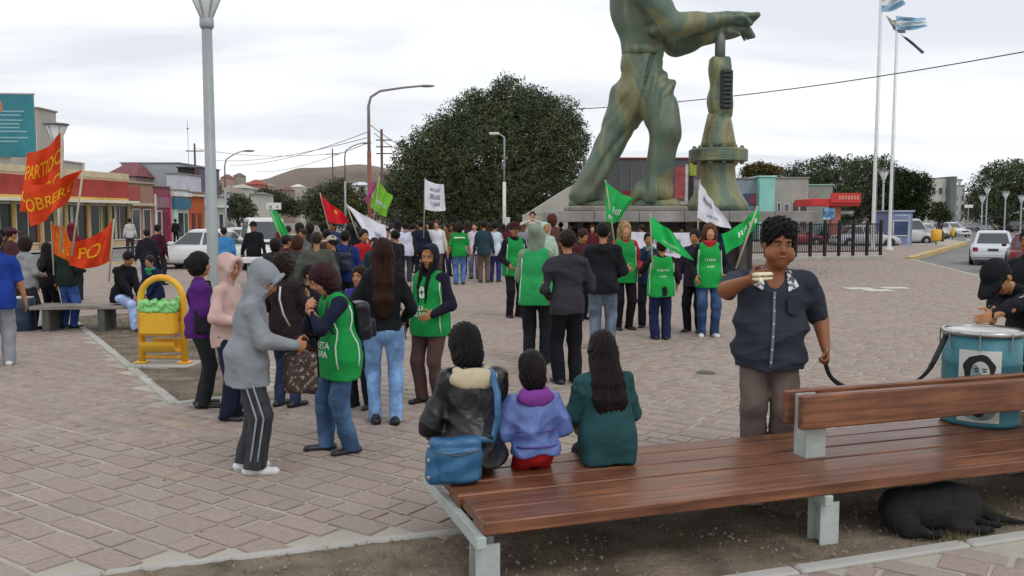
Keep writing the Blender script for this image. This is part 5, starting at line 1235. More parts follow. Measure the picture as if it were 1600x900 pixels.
def bench():
    ro = empty('park_bench', B0, BAZ, 'long double-sided park bench of reddish brown planks on grey posts', 'bench')
    r = random.Random(5); L = 6.6
    for i, (a, b, x0) in enumerate(((0, .205, 0), (.212, .445, .012), (.47, .685, -.006), (.705, .915, .01), (.935, 1.12, .0))):
        MB().box(x0, L, a, b, SEAT-.068, SEAT+r.uniform(-.002, .002), .006).build('seat_plank', M_WOOD, ro)
    MB().box(2.235, L, .440, .500, .60, .82, .010).build('backrest_plank', M_WOOD, ro); MB().box(2.25, L, .625, .685, .60, .82, .010).build('backrest_plank', M_WOOD, ro)
    for u in (2.385, 5.2):
        MB().box(u-.075, u+.075, .4995, .512, SEAT-.07, .80).build('post', M_PALE, ro); MB().box(u-.062, u+.062, .513, .612, SEAT-.3, .795).build('post_web', M_PALE, ro) if False else MB().box(u-.075, u-.06, .513, .612, SEAT-.07, .80).build('post_web', M_PALE, ro)
        MB().box(u-.075, u+.075, .613, .6245, SEAT-.07, .80).build('post', M_PALE, ro)
    for u in (-.012, 2.1, 4.4):
        MB().box(u-.035, u+.02, -.015, 1.135, SEAT-.13, SEAT-.07, .004).build('bearer', M_PALE, ro)
        for v in (.10, .88) if u > 0 else (.10,):
            w_ = .065
            m = MB(); m.box(u+.0-.02, u+.11, v-.055, v-.045, -.05, SEAT-.131); m.box(u-.02, u+.11, v+.055, v+.065, -.05, SEAT-.131); m.box(u+.035, u+.05, v-.044, v+.054, -.05, SEAT-.131)
            m.build('leg', M_PALE, ro)
    MB().box(-.052, -.0485, -.014, 1.134, SEAT-.12, SEAT-.05).build('end_plate', M_PALE, ro)
    for (a, b) in ((.1, .1), (.1, .33), (.1, .57), (.1, .8)):
        pass
bench()
p = G(165, 512); ro = empty('park_bench', (-7.0, 15.4, 0), R(6), 'weathered backless bench on the soil with two seated people', 'bench'); MW = woodm('grey_wood', (.24, .215, .18), (.36, .33, .28), .6)
for i in range(4): MB().box(-1.15, 1.25, -.33+.17*i, -.18+.17*i, .38, .44, .006).build('seat_plank', MW, ro)
for u in (-.9, 0, 1.0):
    MB().box(u-.06, u+.06, -.3, .3, -.02, .379, .01).build('leg', mat('leg_dark', (.10, .10, .09), .8), ro)

# ------------------------------------------------------------------ white folding table
Y = 24.6; x0, x1 = at(376, 338, Y).x, at(490, 338, Y).x; zt = CAMH-(402-338)*Y/FPX
ro = empty('folding_table', ((x0+x1)/2, Y, 0), R(3), 'white folding table standing in the crowd at left', 'table'); L = (x1-x0)/2
MB().box(-L, L, -.38, .38, zt-.14, zt, .015).build('table_top', mat('white_plastic', (.72, .72, .70), .4), ro)
for u in (-L+.25, L-.25):
    for v in (-.28, .28): MB().tube([(u, v, 0), (u, v, zt-.14)], .022, 7).build('leg', M_GALV, ro, True)
# dark blue barrel and papers by the left group
p = G(36, 517); ro = empty('barrel', (p.x, p.y, 0), 0, 'dark navy barrel standing behind the people at the left edge', 'barrel')
MB().lathe([(.20, 0), (.21, .02), (.21, .18), (.216, .2), (.21, .22), (.21, .38), (.216, .4), (.21, .42), (.21, .56), (.195, .57)], seg=22).build('shell', mat('navy_metal', (.02, .035, .075), .45, var=.1), ro, True); MB().lathe([(.19, .571), (.19, .585)], seg=20).build('lid', M_WPOLE, ro)

# ------------------------------------------------------------------ cars
def car(label, X, Y, az, col, L=4.2, Wd=1.7, H=1.45, kind='sedan', zb=-.12, plate=True):
    ro = empty('car', (X, Y, zb), az, label, 'car', 'vehicles in the streets')
    w = Wd/2; cm = mat('carpaint_'+col, hexlin(col), .28, 0, var=.04, spec=.6); h = L/2
    belt = .88 if kind != 'van' else 1.05
    hood = {'sedan': (.74, .86, .90, .84), 'hatch': (.74, .86, .90, .90), 'pickup': (.88, .98, .98, .98), 'van': (.85, 1.0, 1.05, 1.05)}[kind]
    st_ = [(-h, .90, hood[3]-.22), (-h+.06, .95, hood[3]-.08), (-h+.35, .99, hood[3]), (-h*.45, 1, belt), (0, 1, belt), (h*.35, 1, belt-.01), (h*.5, .99, hood[1]), (h-.3, .95, hood[0]), (h-.06, .88, hood[0]-.10), (h, .80, hood[0]-.22)]
    m = MB(); n = 10
    for (x, k, zt_) in st_:
        b = .24 if abs(x) < h-.05 else .34
        m.v += [(x, -w*k*.55, b-.03), (x, w*k*.55, b-.03), (x, w*k*.93, b), (x, w*k, b+.16), (x, w*k, zt_-.16), (x, w*k*.94, zt_-.03), (x, w*k*.80, zt_), (x, -w*k*.80, zt_), (x, -w*k*.94, zt_-.03), (x, -w*k, zt_-.16), (x, -w*k, b+.16), (x, -w*k*.93, b)]
    n = 12
    for i in range(len(st_)-1):
        for j in range(n): q = (j+1) % n; m.f.append((i*n+j, (i+1)*n+j, (i+1)*n+q, i*n+q))
    m.f.append(tuple(range(n))); m.f.append(tuple((len(st_)-1)*n+j for j in range(n-1, -1, -1)))
    m.build('body', cm, ro, True)
    xf, xf2, xr2, xr = {'sedan': (h*.42, h*.08, -h*.45, -h*.72), 'hatch': (h*.45, h*.12, -h*.72, -h*.93), 'pickup': (h*.4, h*.14, -h*.12, -h*.2), 'van': (h*.72, h*.45, -h*.94, -h*.97)}[kind]
    zb_ = belt-.03; zr = H
    wb, wt = w*.90, w*.70
    base = [(xr, -wb, zb_), (xf, -wb, zb_), (xf, wb, zb_), (xr, wb, zb_)]; top = [(xr2, -wt, zr-.05), (xf2, -wt, zr-.05), (xf2, wt, zr-.05), (xr2, wt, zr-.05)]
    m = MB(); m.quadbox(base+top); m.f.remove((4, 5, 6, 7)); k = .12; t2 = [(xr2+k, -wt+k, zr), (xf2-k, -wt+k, zr), (xf2-k, wt-k, zr), (xr2+k, wt-k, zr)]; m.v += t2
    for i in range(4): m.f.append((4+i, 4+(i+1) % 4, 8+(i+1) % 4, 8+i))
    m.f.append((8, 9, 10, 11)); m.build('cabin', cm, ro)
    gl = mat('car_glass', (.05, .06, .065), .08, var=.1, spec=.8)
    def pane(q, a=.09, b=.12, c=.88, name='window'):      # inset panel on a quad (4 corners), slightly proud
        q = [Vector(p) for p in q]; nn = (q[1]-q[0]).cross(q[3]-q[0]).normalized()
        S = lambda u, v: (q[0].lerp(q[1], u)).lerp(q[3].lerp(q[2], u), v)
        P = [S(a, b)+nn*.008, S(1-a, b)+nn*.008, S(1-a, c)+nn*.008, S(a, c)+nn*.008]; B = [p-nn*.02 for p in P]
        MB().quadbox(B+P).build(name, gl, ro)
    pane([base[1], base[2], top[2], top[1]], name='windscreen'); pane([base[3], base[0], top[0], top[3]], name='rear_window')
    for s_ in (0, 1):
        A = [base[0], base[1], top[1], top[0]] if s_ == 0 else [base[2], base[3], top[3], top[2]]
        q = [Vector(p) for p in A]; mb_ = .5
        l = [q[0], q[0].lerp(q[1], mb_), q[3].lerp(q[2], mb_), q[3]]; rr = [q[0].lerp(q[1], mb_), q[1], q[2], q[3].lerp(q[2], mb_)]
        pane(l, .05); pane(rr, .05)
    ty = mat('tyre', (.02, .02, .02), .85); ri = mat('rim', (.35, .35, .36), .35, .6)
    for x in (-h*.62, h*.64):
        for s_ in (-1, 1):
            t_ = MB().lathe([(.19, -.09), (.29, -.09), (.31, -.06), (.31, .06), (.29, .09), (.19, .09)], (x, s_*(w-.06), .31), 18, 'y').build('wheel', ty, ro, True)
            MB().lathe([(.03, -.095), (.19, -.08), (.19, .08), (.03, .095)], (x, s_*(w-.055), .31), 14, 'y').build('rim', ri, t_)
            MB().lathe([(.335, -.02), (.36, -.02), (.36, .02), (.335, .02)], (x, s_*(w-.005), .31), 20, 'y', close=False).build('wheel_arch', mat('arch_black', (.03, .03, .03), .8), ro)
    rl = mat('tail_red', (.28, .02, .02), .25); wl = mat('head_lamp', (.55, .55, .52), .15)
    for s_ in (-1, 1):
        y0, y1 = sorted((s_*w*.66, s_*w*.89))
        MB().box(-h-.02, -h+.12, y0, y1, .60 if kind != 'van' else .9, hood[3]-.09+.02, .015).build('tail_light', rl, ro)
        MB().box(h-.14, h+.0, y0*.92, y1*.92, .50, .64, .015).build('headlight', wl, ro)
        MB().box(xf-.25, xf-.05, *sorted((s_*(w+.0), s_*(w+.17))), belt+.02, belt+.15, .03).build('mirror', cm, ro)
    dk = mat('plastic_dark', (.035, .035, .035), .7)
    MB().box(-h-.07, -h+.15, -w*.93, w*.93, .34, .52, .03).build('rear_bumper', cm, ro); MB().box(h-.15, h+.06, -w*.86, w*.86, .26, .46, .03).build('front_bumper', cm if kind != 'pickup' else dk, ro)
    MB().box(-h+.02, h-.04, -w*.8, w*.8, .17, .235).build('underside', dk, ro)
    if plate: MB().box(-h-.02, -h+.02, -.20, .20, .62, .72, .004).build('number_plate', mat('plate_dark', (.06, .06, .07), .4), ro)
    MB().box(h-.08, h+.012, -w*.5, w*.5, .50, .62, .01).build('grille', dk, ro)
    return ro
p = at(1551, 338, 37.5)
car('white sedan seen from behind on the right hand road', p.x+1.0, 39.3, R(63), 'c9ccd2', L=4.1, Wd=1.72, H=1.46)
car('dark red car cut off by the right edge of the picture', at(1640, 338, 33).x, 34, R(62), '5a1c1c')
for lab, x, Y_, az, c, k in (
    ('red hatchback parked behind the platform', 1240, 62, 0, '8f2a38', 'hatch'), ('dark blue car parked behind the railing', 1308, 64, 0, '2c2f44', 'sedan'), ('silver car parked behind the white flagpoles', 1352, 60, 0, 'b5b8bd', 'sedan'),
    ('pale pickup with dark bumper on the far road', 1443, 78, R(-60), 'b4b8b4', 'pickup'), ('white car beyond the small red leaved tree', 1486, 92, R(-75), 'c9cbd0', 'hatch'), ('small grey car far up the street', 1530, 120, R(90), '8d8e92', 'sedan'), ('small beige car far up the street', 1556, 130, R(-90), 'b3a58e', 'hatch'),
    ('dark car right of the small beige one in the distance', 1580, 118, R(85), '3c3e42', 'sedan'), ('white van by the blue and white kiosk', 1412, 66, 0, 'bfc2c4', 'van'),
    ('large white car beside the thick lamp post', 366, 48, R(180), 'c6c8c6', 'hatch'), ('white car with dark windscreen behind the green flag', 412, 34, R(-70), 'cfcfce', 'van'), ('white car standing left of the thick lamp post', 315, 33.5, R(172), 'd0d2d2', 'sedan'),
    ('silver car glimpsed behind the white vests', 622, 52, 0, 'c2c4c6', 'sedan'), ('dark car parked before the far shops at left', 352, 82, R(70), '4a4c50', 'sedan')):
    car(lab, at(x, 338, Y_).x, Y_, az, c, kind=k, H=1.9 if k == 'van' else 1.48, zb=-.12 if Y_ > 36 or x < 0 else (0 if x > 500 or Y_ < 36 else -.12))
# yellow bins and small signs on the far pavement
for lab, x, Y_ in (('small yellow litter bin on the far pavement by the kerb', 1464, 62), ('yellow post at the roadside beyond the small tree', 1490, 76)):
    p = at(x, 338, Y_); ro = empty('litter_bin', (p.x, Y_, 0), 0, lab, 'litter bin', 'far yellow bins'); w_ = .34 if x < 1480 else .14
    MB().lathe([(w_*.8, .25), (w_, .4), (w_, 1.0), (w_*.8, 1.05)], seg=12).build('bin_body', mat('yellow_enamel', (.70, .36, .03), .35), ro, True); MB().tube([(0, 0, 0), (0, 0, 1.2)], .05, 8).build('post', mat('dull_metal', (.12, .11, .10), .5, .6), ro)
# blue gate-like frame near the flagpoles
ro = empty('metal_frame', (at(1421, 338, 56).x, 56, 0), 0, 'pale blue metal post frame beside the shorter flagpole', 'post'); MB().tube([(-.9, 0, 2.0), (0, 0, 2.0)], .05, 6).build('cross_bar', mat('pale_blue_paint', (.36, .42, .52), .6), ro); MB().tube([(0, 0, 0), (0, 0, 2.05)], .07, 8).build('post', MATS['pale_blue_paint'], ro)

# ------------------------------------------------------------------ drum on the bench
DC = Vector((3.545, 6.70, SEAT)); DR = .272
def drum():
    ro = empty('drum', DC, R(0), 'teal blue barrel drum with a portrait poster standing on the bench', 'drum'); DRM = mat('teal_metal', (.04, .165, .205), .45, .1, var=.12, vscale=3, bump=.1, bscale=12, col2=(.05, .20, .24), c2scale=4); H = .70
    MB().lathe([(DR*.96, .002), (DR*1.02, .01), (DR*1.02, .03), (DR, .045), (DR, .22), (DR+.007, .235), (DR, .25), (DR, .45), (DR+.007, .465), (DR, .48), (DR, H-.03)], seg=44).build('shell', DRM, ro, True)
    MB().lathe([(DR+.001, H-.032), (DR+.012, H-.03), (DR+.014, H), (DR, H+.012), (DR-.012, H), (DR-.012, H-.01)], seg=44, close=False).build('rim', mat('chrome', (.45, .45, .45), .25, .9), ro, True)
    MB().lathe([(.0, H-.004), (DR-.011, H-.006)], seg=36, close=False).build('drum_head', mat('drum_skin', (.62, .61, .58), .5), ro)
    for i in range(8):
        a = i*math.pi/4+.25; MB().tube([((DR+.016)*math.cos(a), (DR+.016)*math.sin(a), H-.13), ((DR+.016)*math.cos(a), (DR+.016)*math.sin(a), H)], .005, 5).build('tension_rod', MATS['chrome'], ro)
    fa = math.atan2(-DC.y, -DC.x)+.02; cyl = lambda u, z, o: ((DR+.006+o)*math.cos(fa+u/DR), (DR+.006+o)*math.sin(fa+u/DR), z)
    def patch(name, pts, o, m_, parent=None, rings=None):       # pts: closed outline (u, z), star-shaped about its middle
        cu = sum(p[0] for p in pts)/len(pts); cz = sum(p[1] for p in pts)/len(pts); mb = MB(); K = 4; nn = len(pts)
        mb.v.append(cyl(cu, cz, o))
        for k in range(1, K+1):
            for p_ in pts: mb.v.append(cyl(cu+(p_[0]-cu)*k/K, cz+(p_[1]-cz)*k/K, o))
        for i in range(nn):
            j = (i+1) % nn; mb.f.append((0, 1+i, 1+j))
            for k in range(K-1): mb.f.append((1+k*nn+i, 1+(k+1)*nn+i, 1+(k+1)*nn+j, 1+k*nn+j))
        return mb.build(name, m_, parent or ro)
    E = lambda cu, cz, a, b, n=20, wob=0, t0=0, t1=2*math.pi: [(cu+a*math.cos(t)*(1+wob*math.sin(7*t)), cz+b*math.sin(t)*(1+wob*math.cos(5*t))) for t in np.linspace(t0, t1, n+1)[:-1]]
    rect = lambda a, b, c, d, n=8: [(a+(b-a)*i/n, c) for i in range(n)]+[(b, c+(d-c)*i/n) for i in range(n)]+[(b-(b-a)*i/n, d) for i in range(n)]+[(a, d-(d-c)*i/n) for i in range(n)]
    po = patch('poster', rect(-.155, .125, .045, .575), .0035, mat('poster_paper', (.60, .60, .57), .7))
    bk_ = mat('print_black', (.012, .014, .015), .7, var=.3, vscale=8); gr_ = mat('print_grey', (.19, .26, .27), .7, var=.4, vscale=14); wh = mat('print_pale', (.52, .54, .50), .7)
    patch('hair_print', E(-.018, .44, .105, .105, 28, .05), .0045, bk_, po); patch('hair_print', E(-.03, .30, .115, .10, 24, .06), .0045, bk_, po)
    patch('face_print', E(-.01, .405, .062, .092), .0055, wh, po); patch('shade_print', E(-.042, .40, .030, .07), .0062, gr_, po)
    for k in (-.034, .016): patch('eye_print', E(k, .425, .013, .006, 10), .0070, bk_, po); patch('brow_print', E(k, .442, .018, .005, 10), .0070, bk_, po)
    patch('nose_print', E(-.008, .40, .006, .016, 10), .0070, gr_, po); patch('mouth_print', E(-.008, .368, .020, .0055, 12), .0070, bk_, po)
    patch('shoulder_print', E(-.015, .13, .115, .07, 24, .03), .0048, gr_, po); patch('shirt_print', E(-.015, .14, .045, .055, 18), .0056, bk_, po)
drum()
# strap between the man's hand and the drum
def strap():
    ro = MB(); a = at(1289, 548, 6.72); b = DC+Vector((-DR-.012, -.02, .66))
    P = [a, at(1290, 568, 6.72), at(1299, 590, 6.72), at(1322, 606, 6.71), at(1355, 618, 6.7), at(1395, 614, 6.68), at(1420, 603, 6.66), at(1445, 585, 6.65), at(1460, 563, 6.65), b]
    W_ = [.014, .022, .020, .026, .030, .014, .010, .018, .026, .026]
    fine = []; fw = []
    for i in range(len(P)-1):
        for k in range(5):
            t = k/5; p0, p1, p2, p3 = P[max(i-1, 0)], P[i], P[i+1], P[min(i+2, len(P)-1)]
            fine.append(.5*((2*p1)+(p2-p0)*t+(2*p0-5*p1+4*p2-p3)*t*t+(3*p1-p0-3*p2+p3)*t**3)); fw.append(W_[i]*(1-t)+W_[i+1]*t)
    fine.append(P[-1]); fw.append(W_[-1]); ro.tube(fine, [x*.8 for x in fw], 6, sq=(1, .28)); ro.build('drum_strap', cloth('141416', 'nylon'), None, label='black drum strap hanging from the large man\'s hand to the drum', cat='strap')
strap()

# ------------------------------------------------------------------ black dog asleep under the bench
def dog():
    p = G(1458, 826); az = BAZ; ro = empty('dog', (p.x, p.y, .012), az-R(4), 'black dog lying curled up asleep on the soil under the bench', 'dog')
    D = SDF(); k = .05
    D.ell(vv(-.10, .03, .14), vv(.25, .155, .14), None, k); D.ell(vv(.12, .02, .15), vv(.22, .165, .148), None, k); D.ell(vv(.0, .0, .13), vv(.31, .16, .13), None, k)
    D.cap(vv(.16, -.06, .12), vv(.02, -.16, .06), .095, .055, k=.04); D.cap(vv(.02, -.16, .055), vv(.20, -.185, .03), .04, .026, k=.03); D.cap(vv(.20, -.185, .03), vv(.27, -.18, .022), .028, .022, k=.02)       # hind leg folded
    D.cap(vv(-.22, -.05, .10), vv(-.30, -.14, .045), .06, .035, k=.04); D.cap(vv(-.30, -.14, .04), vv(-.12, -.185, .028), .034, .024, k=.02); D.cap(vv(-.12, -.185, .028), vv(-.06, -.18, .024), .027, .022, k=.02)   # fore leg
    D.cap(vv(-.22, .05, .17), vv(-.31, -.04, .12), .105, .085, k=.05); D.ell(vv(-.31, -.08, .10), vv(.085, .085, .075), None, .04); D.cap(vv(-.29, -.11, .085), vv(-.22, -.205, .055), .052, .033, k=.03)       # neck, skull, muzzle
    D.cap(vv(.30, .02, .10), vv(.40, -.06, .05), .045, .036, k=.04); D.cap(vv(.40, -.06, .05), vv(.56, -.15, .028), .034, .014, k=.02)         # tail
    D.cap(vv(.27, -.05, .03), vv(.38, -.12, .02), .03, .022, k=.03)
    D.cut(vv(0, 0, -1), vv(0, 0, .0))
    _fd = folds(.5, .004, 4.4)
    D.warp = lambda Q: _fd(Q)
    fur = mat('black_fur', (.010, .010, .011), .65, var=.4, vscale=12, bump=1.0, bscale=60, spec=.35, stretch=(1, 3, 3), bdist=.015)
    link('body', D.mesh('body', fur, .009), ro)
    for i, (x, y, z) in enumerate(((-.36, -.055, .15), (-.27, -.03, .165))):
        E = SDF(); E.cap(vv(x, y, z), vv(x-.03+i*.05, y-.035, z-.065), .028, .014, k=.01, sq=(vv(.3, 1, 0)/1.044, 1.9)); link('ear', E.mesh('ear', fur, .006), ro)
    V, F_ = uvs((-.213, -.228, .062), (.014, .011, .010), np.eye(3)); MB().add(V, F_).build('nose', mat('wet_black', (.01, .01, .01), .2), ro, True)
_n = dog()
[o for o in bpy.data.objects if o.name == 'dog'][0].scale = (1, 1, .9)

# ------------------------------------------------------------------ the people
VG = '1c8f45'; ATE = [('CALETA', .075, .036), ('OLIVIA', .030, .036)]
def bag(label, J, c, hs, col, kind='nylon', strap=None, pat=None, rz=0, name='shoulder_bag'):
    p = world(J, c); ro = empty(name, p, R(J['yaw'])+rz, label, 'bag'); S = SDF(); S.box(vv(0, 0, 0), vv(*hs), None, min(hs)*.7, .02)
    S.warp = folds(1.7, .006, sum(hs)*50); m = pat or cloth(col, kind); link('bag_body', S.mesh('bag_body', m, .010), ro)
    if strap:
        P = [world(J, q) for q in strap]; Mi = ro.matrix_basis.inverted(); Rm = Matrix.Translation(p) @ Matrix.Rotation(R(J['yaw'])+rz, 4, 'Z'); Mi = Rm.inverted()
        MB().tube([Mi @ q for q in P], .017, 6, sq=(1, .25)).build('strap', cloth(col, kind), ro, True)
    return ro
# nearest figures
J = person('woman in grey hoodie with hood up, striped grey track trousers and white trainers', 388, 738, 413, -78, tone='tan', hood='up', t='858b90', b='33353b', bk='stripe', shoe='d4d4d4', lean=7, head=(0, 26), hr=(.05, .215, .125), hl=(-.03, .20, .10), leg=2.1, cuff=.034, hem=.08, stripes='9a9da2', tw=1.5, hands={1: 'fist', -1: 'hold'}, feetp=((-.05, -.02), (.05, .03)), fem=True)
pt = mat('patterned_bag', (.045, .028, .024), .6, var=.3, vscale=18, bump=.5, bscale=40, col2=(.30, .22, .18), c2lo=.54, c2hi=.6, c2scale=26)
bag('brown patterned handbag hanging from the arm of the woman in grey', J, (-.02, .40, .76), (.085, .13, .165), '3a2522', 'cloth', [(-.02, .30, .90), (-.03, .36, 1.02), (.03, .42, 1.03), (.0, .50, .90)], pt, name='handbag')
V0 = dict(vest=VG, vtext=ATE)
J = person('woman with dark red hair in green vest eating with both hands at her mouth', 536, 706, 413, 118, tone='rosy', hair='bob', hc='3b1a1e', t='191e33', b='3d5878', bk='denim', shoe='26262a', lean=7, head=(8, 24), hr=(.02, .135, .262), hl=(-.02, .135, .262), elp={-1: (-.9, -.2, -.6), 1: (.8, -.1, -.8)}, hands={1: 'hold', -1: 'hold'}, tw=1.5, pack=('17161f', 'dark backpack worn by the woman with red hair in a green vest'), feetp=((-.06, -.03), (.07, .07)), fem=True, hem=.03, vlen=.12, w=1.08, leg=1.4, **V0)
person('woman seen from behind with long brown hair, black jacket and light blue jeans', 601, 662, 380, 8, hair='long', hc='33180f', hairlen=.19, t='14181a', b='6f92bd', bk='denim', shoe='121214', hr=(.12, .13, .05), hl=(-.13, .10, .08), leg=.55, hem=-.01, fem=True, feetp=((-.05, 0), (.06, -.03)), tw=1.3)
J = person('young woman in navy hood and green vest looking to the left', 674, 630, 388, 148, tone='tan', hood='up', t='1b1b2c', b='54403c', bk='cloth', shoe='1a1a1c', hl=(-.12, .14, .08), hr=(.17, .04, -.02), head=(18, 4), tw=1.5, vemb=True, fem=True, leg=1.1, hem=.04, w=1.1, vest=VG, vtext=[('CALETA', .105, .030), ('OLIVIA', .066, .030)])
S = SDF(); p0 = J['hd'](-.025, .05, -.05); 
for k, o in ((-1, 0), (1, .01)): S.cap(J['hd'](k*.028, .048, -.035), J['tb'](k*.03, .085, .24), .014*J['s'], .013*J['s'], k=.01); S.cap(J['tb'](k*.03, .085, .24), J['tb'](k*.028, .090, .13+o), .013*J['s'], .006*J['s'], k=.01)
link('hair', S.mesh('hair', cloth('1c1210', 'hair'), .01), J['root'])
J = person('person in purple jacket standing beside the yellow bin, facing right', 316, 636, 400, -72, tone='tan', hair='bun', hc='161313', t='52206e', b='24262a', shoe='2a1a1c', hr=(.06, .16, .08), hl=(-.06, .15, .09), tw=1.4, leg=1.3, w=1.12, fem=True)
bag('dark shoulder bag on the person in the purple jacket', J, (.16, .06, .90), (.055, .12, .13), '22222a', 'cloth', [(.15, .02, 1.02), (.0, .12, 1.18), (-.08, .10, 1.28), (-.05, -.05, 1.30), (.05, -.11, 1.15), (.14, -.05, 1.0)])
person('person in pale pink hoodie with the hood up behind the woman in grey', 360, 654, 404, -105, tone='tan', hood='up', t='c3a49c', b='1d2236', shoe='1b1b22', tw=1.4, hr=(.08, .14, .1), hl=(-.08, .14, .1), head=(-10, 8), leg=1.3)
J = person('woman with thick dark brown hair and dark brown coat seen from behind', 447, 636, 403, -25, hair='curly', hc='2b1817', t='2b2325', b='28324c', bk='denim', shoe='16161a', hr=(.07, .17, .2), hl=(-.1, .15, .18), tw=1.8, hem=.05, fem=True, w=1.05, leg=.8)
m = MB(); m.tube([J['tb'](.055, -.10, .30), J['tb'](.06, -.118, .22), J['tb'](.085, -.112, .12), J['tb'](.11, -.08, .04)], .012, 6, sq=(1, .3)); m.build('white_strap', cloth('c9c9cc'), J['root'], True)
person('person in black clothes standing between the brown coat and the red haired woman', 487, 612, 418, -110, hair='short', hc='141012', t='17161a', b='141417', shoe='1d1d1f', tw=1.5, leg=1.3)
J = person('person in blue and purple jacket mostly hidden behind the woman with light jeans', 566, 637, 436, 160, hair='short', hc='2a1a14', t='3a3a8c', b='20242c', shoe='2b2f24', tw=1.5, H=1.42)
m = MB(); m.tube([J['tb'](-.07, .09, .25), J['tb'](-.085, .11, .14), J['tb'](-.09, .10, .05)], .014, 6, sq=(1, .4)); m.build('red_strap', cloth('b52f28'), J['root'], True)
